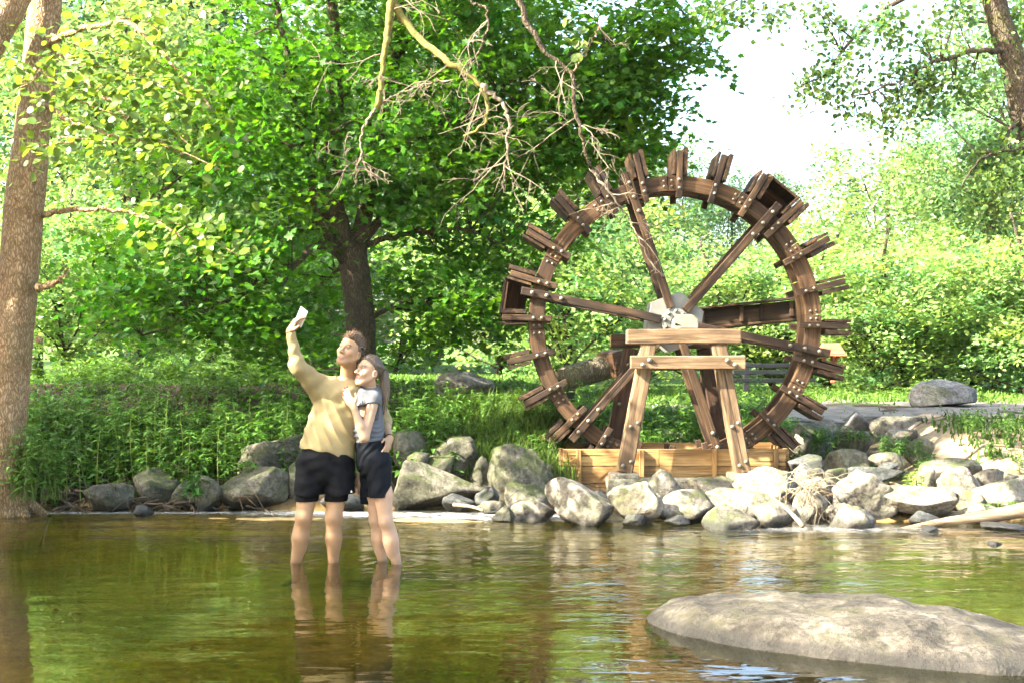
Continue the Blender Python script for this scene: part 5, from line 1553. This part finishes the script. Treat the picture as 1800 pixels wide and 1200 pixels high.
def facecol(C, V, c, R, s, brow, lip, eye=(.03, .035, .035), stubble=None, cheek=.10):
    q = (V - c) @ R / s
    def paint(ctr, r, col, a=1.0):
        d = np.sqrt((((q - np.array(ctr)) / np.array(r)) ** 2).sum(1)); w = (smooth(1.25, .7, d) * a)[:, None]
        C[:] = C * (1 - w) + np.array(col) * w
    if stubble is not None: paint((0, .05, -.080), (.062, .06, .036), stubble, .35)
    for k in (-1, 1):
        paint((k * .045, .075, -.028), (.026, .03, .022), (.46, .21, .14), cheek * 2)
        paint((k * .031, .086, .005), (.0155, .02, .0065), (.20, .17, .145))  # eye whites painted dim, standing in for shadow in the sockets
        paint((k * .031, .092, .005), (.0065, .02, .0065), eye)
        paint((k * .031, .088, .0125), (.018, .02, .0035), (.07, .04, .03), .85)
        paint((k * .034, .085, .029), (.021, .03, .0050), brow, .95)
        paint((k * .009, .105, -.0415), (.005, .012, .004), (.16, .07, .05), .8)
    paint((0, .090, -.069), (.026, .03, .0105), lip, .85)
    paint((0, .094, -.0695), (.023, .03, .0028), (.16, .06, .05), .75)

def hand(v, w, f, up, s=1.0, curl=.6, side=1, spread=.10, thumb=.5, wr=.026):
    """w wrist, f towards the fingers, up the back of the hand; side = thumb side; returns finger tips"""
    f = unit(np.array(f, float)[None])[0]; up = np.array(up, float); up = up - f * (f @ up); up /= np.linalg.norm(up)
    sd = np.cross(f, up) * side
    v.econe if False else None
    pc = w + f * .05 * s
    Rm = np.stack([sd, f, up], 1)
    v.ell(pc, np.array([.040, .052, .017]) * s, Rm, .014)
    v.cap(w - f * .01, w + f * .035 * s, wr * .95, .024 * s, .015)
    tips = []
    for i, (o, L) in enumerate(((.029, .072), (.010, .080), (-.009, .075), (-.027, .060))):
        b = w + f * (.092 - .003 * i * i) * s + sd * o * s
        d = f + sd * spread * (1.2 - .8 * i) * .5
        seg = [.45, .30, .25]; p = b; c = curl * .55; rad_ = .0092 * s
        for g in range(3):
            d = unit((d * math.cos(c) - up * math.sin(c))[None])[0] if True else d
            upn = unit((np.cross(np.cross(d, up), d))[None])[0]; up_l = upn
            q = p + d * L * seg[g] * s
            v.cap(p, q, rad_ * (1 - .08 * g), rad_ * (.92 - .08 * g), .004 if g else .008)
            p = q; c = curl * (.75 if g == 0 else .6)
            up2 = up
        tips.append((p, d))
    b = w + f * .025 * s + sd * .030 * s; d = unit((f * .7 + sd * .75 - up * .3 * thumb)[None])[0]
    q = b + d * .040 * s; v.cap(b, q, .0135 * s, .0105 * s, .012)
    d2 = unit((f * .9 + sd * .25 - up * .45 * thumb)[None])[0]; q2 = q + d2 * .033 * s; v.cap(q, q2, .0105 * s, .008 * s, .004)
    return tips

def strands(acc, roots, dirs, L, w, col, r, curl=.3, n=5, grav=.0):
    """thin curved hair ribbons"""
    for s0, d in zip(roots, dirs):
        d = np.array(d); l = L * r.uniform(.6, 1.3); p = [np.array(s0)]
        for k in range(n):
            d = unit((d + curl * r.normal(size=3) * .4 + [0, 0, -grav])[None])[0]; p.append(p[-1] + d * l / n)
        V, Q, T = tube(np.array(p), np.linspace(w, w * .3, n + 1), 4, cap=False); acc.add(V, Q, None, np.array(col) * r.uniform(.7, 1.5))

# ---- the man
SC1 = np.array([.40, .238, .125]); SC2 = np.array([.44, .275, .17])
mh_c = M_(616, 618, -.045); mh_R = basis((-.40, -.87, .31), (.33, .25, .92))
S_R, E_R, W_R = M_(564, 676, -.02), M_(529.5, 642, -.20), M_(519.5, 583, -.25)
S_L, E_L, W_L = M_(652, 690, .12), M_(670, 742, .27), M_(684, 771, .02)
v = Vox(M_(490, 1036, -.42), M_(716, 530, .48) , .005)
def legs(v, spec, k=.03):
    for (hip, knee, ank, toe, r) in spec:
        hip, knee, ank = map(np.array, (hip, knee, ank))
        v.cap(hip, hip + (knee - hip) * .55, r[0], r[1], k); v.cap(hip + (knee - hip) * .55, knee, r[1], r[2], k)
        cf = knee + (ank - knee) * .36
        v.cap(knee, cf, r[2] * .92, r[3], k); v.ell(cf + [0, r[3] * .25, .0], (r[3] * .95, r[3] * 1.12, .13), None, k); v.cap(cf, ank, r[3] * .95, r[4], k)
        v.ell(knee + [0, -r[2] * .35, .01], (r[2] * .68, r[2] * .7, r[2] * .85), None, .02)
        heel = ank + [0, .03, -.055]; v.cap(ank, heel, r[4], r[4] * .85, .02)
        v.cap(heel, ank + np.array(toe) * .17 + [0, 0, -.065], r[4] * .8, .028, .03)
legs(v, [(M_(549, 806), M_(536, 908, -.06), M_(517, 1004, .02), (-.3, -.95, 0), (.085, .080, .061, .058, .038)),
         (M_(598, 806), M_(588, 908, -.05), M_(585, 1004, .03), (.1, -1, 0), (.085, .080, .061, .057, .038))])
v.econe(M_(604, 690), M_(578, 790), (.165, .105), (.150, .105), .04)
v.cap(M_(553, 798), M_(595, 798), .085, .085, .05)
nb = M_(611, 672, .03)
v.cap(nb, mh_c + mh_R @ np.array([0, -.035, -.075]), .062, .056, .03)
v.cap(S_R, nb + [0, 0, -.04], .058, .062, .04); v.cap(S_L, nb + [0, 0, -.04], .058, .062, .04)
v.cap(S_R, E_R, .052, .042, .02); v.cap(E_R, W_R, .042, .027, .02)
v.cap(S_L, E_L, .055, .046, .02); v.cap(E_L, W_L, .045, .029, .02)
head(v, mh_c, mh_R, 1.03)
# raised hand round the phone
fd = unit((M_(536, 552, -.30) - W_R)[None])[0]
tipsR = hand(v, W_R, fd, (-.75, -.35, .25), 1.05, .85, 1, .05, .8, .029)
fdl = unit((M_(679, 800, -.09) - W_L)[None])[0]
tipsL = hand(v, W_L, fdl, (.85, -.25, .25), 1.0, .35, 1, .10, .4, .029)
V, Q = v.mesh()
C = np.tile(SC1, (len(V), 1)) * (1 + .05 * fbm(V, 9, 3, 2))[:, None]
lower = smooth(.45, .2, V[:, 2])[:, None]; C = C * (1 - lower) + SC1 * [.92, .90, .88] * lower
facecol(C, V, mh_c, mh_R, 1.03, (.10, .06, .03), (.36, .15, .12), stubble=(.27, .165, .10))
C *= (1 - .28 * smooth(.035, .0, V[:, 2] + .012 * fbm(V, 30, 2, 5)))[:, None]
man_loc = M_(560, 1020); man_loc[2] = -.16
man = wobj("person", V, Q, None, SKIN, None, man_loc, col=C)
tag(man, "man in yellow long-sleeved shirt and black shorts raising a phone with bent arm", "person", "couple standing in the river")
# shirt
v = Vox(M_(496, 830, -.42), M_(716, 575, .48), .005)
v.econe(M_(601, 690, .0), M_(560, 850, -.005), (.185, .122), (.238, .155), .04)
v.ell(M_(600, 695, -.05), (.15, .08, .10), None, .05)
v.cap(S_R, nb + [-.02, 0, -.045], .068, .070, .05); v.cap(S_L, nb + [.02, 0, -.045], .068, .068, .05)
v.cap(S_R, E_R, .074, .058, .03); v.cap(M_(562, 694, -.01), E_R, .070, .052, .03); wc = E_R + (W_R - E_R) * .90
v.cap(E_R, wc, .057, .035, .03)
v.cap(S_L, E_L, .070, .058, .03); v.cap(E_L, E_L + (W_L - E_L) * .25, .056, .050, .02)
hx0, hz0 = M_(527, 785)[0], M_(527, 785)[2]; hx1, hz1 = M_(626, 808)[0], M_(626, 808)[2]
def fold(X):
    x = X[:, 0] - M_(577, 0)[0]; z = X[:, 2] - 1.0
    w = fbm(X, 3.0, 2, 4)
    ph = (x * 1.0 + z * .50) * 78 + 2.0 * w
    front = smooth(MYY + .02, MYY - .06, X[:, 1])
    body = (.0058 * (1 - 2 * np.abs(np.sin(ph * .5))) * smooth(1.42, 1.1, X[:, 2]) + .003 * np.sin((x * .6 - z * .9) * 60 + 3 * w) * smooth(1.0, 1.3, X[:, 2])) * (.25 + .75 * front)
    dS = np.linalg.norm(X - S_R, axis=1); arm = .001 * np.sin(dS * 95 + 2.5 * w) * smooth(.34, .06, dS)
    fa = np.linalg.norm(X - E_R, axis=1); arm2 = .0003 * np.sin(fa * 80 + 3 * w) * smooth(.22, .1, fa) * (X[:, 0] < M_(556, 0)[0])
    return -(body + arm + arm2 + .0015 * w)
v.disp(fold)
hemz = lambda X: np.interp(X[:, 0], [hx0, (hx0 + hx1) / 2, hx1], [hz0, (hz0 + hz1) / 2 + .022, hz1]) + .006 * np.sin(X[:, 0] * 45) + (X[:, 1] - MYY) * .02
v.cut(lambda X: hemz(X) - X[:, 2])
nc = nb + [-.008, -.035, .012]; nd = unit(np.array([[-.12, -.45, .88]]))[0]
v.cut(lambda X: np.where(np.linalg.norm(X - nc, axis=1) < .085, (X - nc) @ nd - .026, -1))
v.ell(nc + nd * .04, (.062, .062, .042), None, .008, True)
V, Q = v.mesh()
C = np.tile(np.array([.34, .268, .13]), (len(V), 1))
dw = np.linalg.norm(V - wc, axis=1); C *= (1 - .12 * ((dw > .045) & (dw < .052)))[:, None]
C *= (1 - .10 * smooth(.022, .016, np.abs(V[:, 2] - hemz(V) - .006) + .004))[:, None]
wobj("shirt", V, Q, None, CLOTH, man, man_loc, col=C)
# shorts and tight under-shorts
v = Vox(M_(506, 900, -.26), M_(640, 760, .26), .005)
v.econe(M_(577, 778), M_(573, 822), (.175, .128), (.200, .150), .02)
v.econe(M_(548, 812), M_(540, 905, -.03), (.110, .140), (.108, .120), .015)
v.econe(M_(597, 812), M_(599, 905, -.03), (.110, .140), (.112, .120), .015)
v.disp(lambda X: -.004 - (.002 * np.sin((X[:, 2] * 1.0 + .5 * np.abs(X[:, 0] - M_(573, 0)[0])) * 60 + 4 * fbm(X, 4, 2, 6)) + .005 * fbm(X * [1, 1, 1.8], 9, 3, 7)))
hz = M_(0, 868)[2]; v.cut(lambda X: hz + .02 * (X[:, 0] - M_(573, 0)[0]) - X[:, 2] + .008 * np.sin(X[:, 0] * 30)); v.cut(lambda X: X[:, 2] - M_(0, 772)[2])
V, Q = v.mesh(); C = np.tile(np.array([.006, .0062, .0075]), (len(V), 1))
wobj("shorts", V, Q, None, SHINY, man, man_loc, col=C)
v = Vox(M_(506, 900, -.26), M_(640, 790, .26), .005)
v.cap(M_(548, 820), M_(539, 890, -.05), .098, .084, .0); v.cap(M_(598, 820), M_(590, 890, -.045), .098, .084, .0)
hz2 = M_(0, 879)[2]; v.cut(lambda X: hz2 - X[:, 2])
V, Q = v.mesh(); wobj("under_shorts", V, Q, None, SHINY, man, man_loc, col=np.tile(np.array([.004, .004, .005]), (len(V), 1)))
# small white mark on the hem
mk = M_(621, 861, -.128)
V = np.array([[-.008, 0, 0], [0, 0, -.005], [.008, 0, 0], [0, 0, .014]]) + mk
wobj("hem_mark", V, [[0, 1, 2, 3]], None, mat_plain("white_print", (.7, .7, .7), .7, 0, .05), man, man_loc)
# hair
hr = np.random.default_rng(3)
def hair_cap(c, R, s, top, line, seed, amp):
    v = Vox(c - .2, c + .2, .004)
    L = lambda x, y, z: c + R @ (np.array([x, y, z]) * s)
    v.ell(L(0, -.018, .042), np.array([.080, .100, .094 + top]) * s, R, .01)
    v.disp(lambda X: -amp * (np.abs(fbm((X - c) @ R * [1, .5, 1], 38, 3, seed)) - .3))
    def ct(X):
        q = (X - c) @ R / s
        return line(q)
    v.cut(ct)
    return v.mesh()
manline = lambda q: np.interp(q[:, 1], [-.12, -.05, -.015, .02, .05, .07, .12], [-.075, -.06, -.01, .035, .070, .080, .078]) - q[:, 2]
V, Q = hair_cap(mh_c, mh_R, 1.03, .012, manline, 5, .016)
q_ = (V - mh_c) @ mh_R
C = np.tile(np.array([.085, .050, .024]), (len(V), 1)) * (1 + .35 * fbm(V, 60, 2, 3))[:, None]
sd_ = smooth(.06, .02, q_[:, 2])[:, None]; C = C * (1 - sd_) + np.array([.075, .048, .03]) * sd_
hm = wobj("hair", V, Q, None, HAIRM, man, man_loc, col=C)
A_ = Acc(); m_ = (q_[:, 2] > .075) ; ids = hr.choice(np.where(m_)[0], 520)
dirs = unit(unit(V[ids] - mh_c) + .6 * hr.normal(size=(len(ids), 3)) + mh_R @ np.array([0, .25, .15]))
strands(A_, V[ids] - dirs * .006, dirs, .030, .0016, (.13, .078, .036), hr, .7)
A_.build("hair_strands", HAIRM, hm, man_loc)
# thin cord on the raised wrist, black watch on the other
wv = unit((W_R - E_R)[None])[0]
def ring(name, c, ax, R_, r_, mat, parent, loc, n=20):
    ax = unit(np.array(ax)[None])[0]; u = unit(np.cross(ax, [.3, .8, .2])[None])[0]; w = np.cross(ax, u)
    a = np.linspace(0, 2 * np.pi, n + 1); pts = c + R_ * (np.cos(a)[:, None] * u + np.sin(a)[:, None] * w)
    V, Q, T = tube(pts, r_, 6, cap=False); return wobj(name, V, Q, None, mat, parent, loc)
BLK = mat_plain("black_rubber", (.012, .012, .013), .45, 0, .1)
ring("wrist_cord", W_R - wv * .004, wv, .0305, .003, BLK, man, man_loc)
wl = unit((W_L - E_L)[None])[0]
wt = ring("watch_strap", W_L - wl * .012, wl, .0315, .008, BLK, man, man_loc)
# phone
pc = W_R + fd * .105 + np.array([.034, .012, .012])
me = boxmesh("phone", .145, .0085, .072, .003)
Mx = Matrix(((-.35, .62, .70), (.30, .78, -.54), (0, 0, 0))).to_3x3() if False else None
ax = Vector((.42, -.45, .79)).normalized(); nn = Vector((.5, .8, .2)); nn = (nn - ax * nn.dot(ax)).normalized(); zz = ax.cross(nn)
M = Matrix((ax, nn, zz)).transposed().to_4x4(); M.translation = Vector(pc.tolist())
ph_ = mobj("phone", me, mat_plain("phone_white", (.78, .76, .74), .3, 0, .03, 5, 0, .5), None, M)
tag(ph_, "white phone held up in the man's raised hand", "phone")
wlm = mesh_np("lens", *(lambda t_: (t_[0], t_[1], t_[2]))(tube([(0, 0, 0), (0, -.0015, 0)], .006, 10)))
for dz in (-.012, .012):
    mobj("camera_lens", wlm, BLK, ph_, M @ Matrix.Translation(Vector((.052, -.0045, dz))))

# ---- the woman
wh_c = M_(649, 653, -.06); wh_R = basis((-.73, -.64, .24), (.22, .12, .96)); WS = .98
s_L, e_L, w_L = M_(659, 700, -.10), M_(645, 766, -.19), M_(627, 713, -.20)
s_R, e_R, w_R = M_(641, 698, .15), M_(634, 775, .12), M_(633, 835, .04)
v = Vox(M_(595, 1036, -.42), M_(726, 605, .36), .005)
legs(v, [(M_(667, 808, -.05), M_(681, 914, -.12), M_(703, 1004, -.06), (-.75, -.65, 0), (.074, .070, .052, .052, .033)),
         (M_(651, 808, .06), M_(660, 914, .04), M_(673, 1004, .10), (-.8, -.6, 0), (.072, .068, .050, .050, .033))])
YW = .95
v.econe(M_(651, 695), M_(648, 755), (.120, .078), (.102, .070), .04, YW); v.econe(M_(648, 755), M_(657, 803), (.100, .070), (.105, .085), .04, YW)
nbw = M_(652, 686, -.02)
v.cap(nbw, wh_c + wh_R @ np.array([0, -.03, -.07]), .047, .045, .025)
v.cap(s_L, nbw + [0, 0, -.03], .042, .050, .03); v.cap(s_R, nbw + [0, 0, -.03], .042, .05, .03)
v.cap(s_L, e_L, .046, .036, .02); v.cap(e_L, e_L + (w_L - e_L) * .35, .036, .036, .015); v.cap(e_L + (w_L - e_L) * .35, w_L, .036, .023, .015)
v.cap(s_R, e_R, .042, .034, .02); v.cap(e_R, w_R, .034, .022, .02)
head(v, wh_c, wh_R, WS, True)
tipsW = hand(v, w_L, unit(np.array([[-.52, .10, .85]]))[0], (-.25, -.96, .05), .92, .14, 1, .14, .3, .023)
hand(v, w_R, (-.05, -.1, -1), (-.6, -.7, 0), .92, .4, 1, .1, .4, .022)
V, Q = v.mesh()
C = np.tile(SC2, (len(V), 1)) * (1 + .04 * fbm(V, 9, 3, 2))[:, None]
facecol(C, V, wh_c, wh_R, WS, (.10, .065, .04), (.42, .15, .135), cheek=.14)
for (tp, td) in tipsW:
    d = np.linalg.norm(V - tp, axis=1); w = smooth(.013, .008, d)[:, None]; C = C * (1 - w) + np.array([.45, .012, .02]) * w
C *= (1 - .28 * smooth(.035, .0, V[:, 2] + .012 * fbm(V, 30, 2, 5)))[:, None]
w_loc = M_(685, 1020); w_loc[2] = -.16
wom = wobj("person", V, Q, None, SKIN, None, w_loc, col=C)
tag(wom, "woman in grey T-shirt and black shorts leaning on the man, hand on his chest", "person", "couple standing in the river")
# red nails as small shells
NAIL = mat_plain("nail_polish", (.42, .012, .02), .25, 0, .05, 5, 0, .6)
for (tp, td) in tipsW:
    Vn, Tn = ICO[3]
    wobj("fingernail", Vn * [.006, .004, .007] + tp + np.array([0, -.003, .002]), None, Tn, NAIL, wom, w_loc)
# T-shirt
v = Vox(M_(600, 800, -.3), M_(700, 668, .3), .0045)
v.econe(M_(651, 697), M_(648, 755), (.138, .104), (.120, .094), .04, YW); v.econe(M_(648, 755), M_(652, 800), (.120, .094), (.122, .098), .04, YW)
v.cap(s_L, nbw + [0, 0, -.035], .054, .056, .03); v.cap(s_R, nbw + [0, 0, -.035], .054, .056, .03)
fb = np.array([-.80, -.55, 0.]); sb_ = np.array([.55, -.80, 0.])
for q in (-1, 1): v.ell(M_(650, 722, -.02) + fb * .085 + sb_ * q * .055, (.055, .055, .058), None, .04)
v.cap(s_L, s_L + (e_L - s_L) * .30, .058, .055, .02); v.cap(s_R, s_R + (e_R - s_R) * .30, .056, .053, .02)
v.disp(lambda X: -(.0035 * np.sin(X[:, 2] * 150 + 5 * fbm(X, 5, 2, 8)) * smooth(1.10, .98, X[:, 2]) + .003 * fbm(X, 14, 2, 9)))
hzw = M_(0, 781)[2]; v.cut(lambda X: hzw - X[:, 2])
v.ell(nbw + [-.012, -.015, .045], (.062, .062, .05), None, .006, True)
al = unit((e_L - s_L)[None])[0]; v.cut(lambda X: np.where((np.linalg.norm(X - s_L, axis=1) < .16) & (X[:, 1] < MYY - .06), (X - s_L) @ (al + np.array([.25, -.1, 0])) - .050, -1))
V, Q = v.mesh(); C = np.tile(np.array([.125, .13, .136]), (len(V), 1)) * (1 + .05 * fbm(V, 40, 2, 3))[:, None]
wobj("t_shirt", V, Q, None, CLOTH, wom, w_loc, col=C)
# shorts
v = Vox(M_(610, 905, -.3), M_(702, 765, .3), .0045)
v.econe(M_(650, 776), M_(657, 812), (.118, .102), (.140, .120), .03, YW)
v.econe(M_(666, 812, -.055), M_(673, 900, -.10), (.096, .10), (.074, .084), .025)
v.econe(M_(650, 812, .065), M_(653, 915, .045), (.092, .10), (.070, .084), .02)
v.disp(lambda X: -.004 - (.003 * np.sin((X[:, 2] * .8 - X[:, 0]) * 70 + 5 * fbm(X, 5, 2, 8)) + .003 * fbm(X, 14, 2, 9)))
hA, hB = M_(0, 871)[2], M_(0, 886)[2]
v.cut(lambda X: np.where(X[:, 1] < MYY + .0, hA + .05 * (X[:, 0] - M_(672, 0)[0]), hB) - X[:, 2]); v.cut(lambda X: X[:, 2] - M_(0, 774)[2])
V, Q = v.mesh(); wobj("shorts", V, Q, None, SHINY, wom, w_loc, col=np.tile(np.array([.006, .0075, .0105]), (len(V), 1)))
# hair pulled back into a ponytail
womline = lambda q: np.interp(q[:, 1], [-.12, -.06, -.025, .005, .035, .065, .12], [-.085, -.065, -.005, .035, .062, .082, .085]) - q[:, 2]
V, Q = hair_cap(wh_c, wh_R, WS, .004, womline, 8, .005)
C = np.tile(np.array([.095, .068, .043]), (len(V), 1)) * (1 + .6 * fbm((V - wh_c) @ wh_R * [1, .25, 1], 70, 2, 3))[:, None]
V_h = V.copy()
hw = wobj("hair", V, Q, None, HAIRM, wom, w_loc, col=C)
pt = [wh_c + wh_R @ np.array([0, -.10, .035]), wh_c + wh_R @ np.array([0, -.125, .02]), M_(675, 664, .0), M_(677, 690, -.01), M_(674, 712, -.01), M_(675, 728, -.01)]
V, Q, T = tube(bez(pt, 30), np.interp(np.linspace(0, 1, 30), [0, .12, .3, .7, 1], [.022, .020, .036, .030, .006]), 12, rough=.25, seed=5)
wobj("ponytail", V, Q, T, HAIRM, hw, w_loc, col=np.tile(np.array([.11, .08, .05]), (len(V), 1)))
A_ = Acc(); cl = bez(pt, 30)
for k in range(240):
    o = hr.normal(size=3) * .018; st = hr.integers(3, 20); V, Q, T = tube(cl[st:st + 9] + o + hr.normal(size=(9, 3)) * .002, .0017, 4, cap=False)
    A_.add(V, Q, None, np.array([.17, .125, .082]) * hr.uniform(.6, 1.5))
qv = (V_h - wh_c) @ wh_R / WS
ids = hr.choice(np.where(qv[:, 2] > -.02)[0], 420); pe = pt[0]
for i in ids:                       # combed strands running back to the tie
    a0 = V_h[i]; nrm_ = unit((a0 - wh_c)[None])[0]; d0 = unit((pe - a0)[None])[0]; L0 = min(.09, np.linalg.norm(pe - a0)) * hr.uniform(.5, 1.0)
    tt_ = np.linspace(0, 1, 6)[:, None]; q0 = a0 + d0 * L0 * tt_ + nrm_ * (.0015 + .008 * tt_ * (1 - tt_) + hr.uniform(0, .004) * tt_)
    V, Q, T = tube(q0, np.linspace(.0014, .0006, 6), 4, cap=False); A_.add(V, Q, None, np.array([.14, .105, .07]) * hr.uniform(.5, 1.6))
A_.build("hair_strands", HAIRM, hw, w_loc)
ring("hair_tie", cl[3], cl[4] - cl[2], .021, .006, BLK, hw, w_loc)

# ------------------------------------------------------------------ thin haze volume added to pale the far trees
hzv = np.array([[x, y, z] for z in (-1.2, 24.0) for (x, y) in ((-95, -25), (95, -25), (95, 115), (-95, 115))], float)
hq = [[3, 2, 1, 0], [4, 5, 6, 7], [0, 1, 5, 4], [1, 2, 6, 5], [2, 3, 7, 6], [3, 0, 4, 7]]
mh = bpy.data.materials.new("added_haze"); mh.use_nodes = True
mh.node_tree.nodes.clear()
_o = mh.node_tree.nodes.new("ShaderNodeOutputMaterial"); _v = mh.node_tree.nodes.new("ShaderNodeVolumePrincipled")
_v.inputs["Color"].default_value = (.96, .97, .92, 1); _v.inputs["Density"].default_value = .00015; _v.inputs["Anisotropy"].default_value = .25
mh.node_tree.links.new(_v.outputs[0], _o.inputs["Volume"])
tag(wobj("haze", hzv, hq, None, mh, smooth_=False), "thin bright haze added over the meadow to pale the far trees", "haze", kind="stuff")
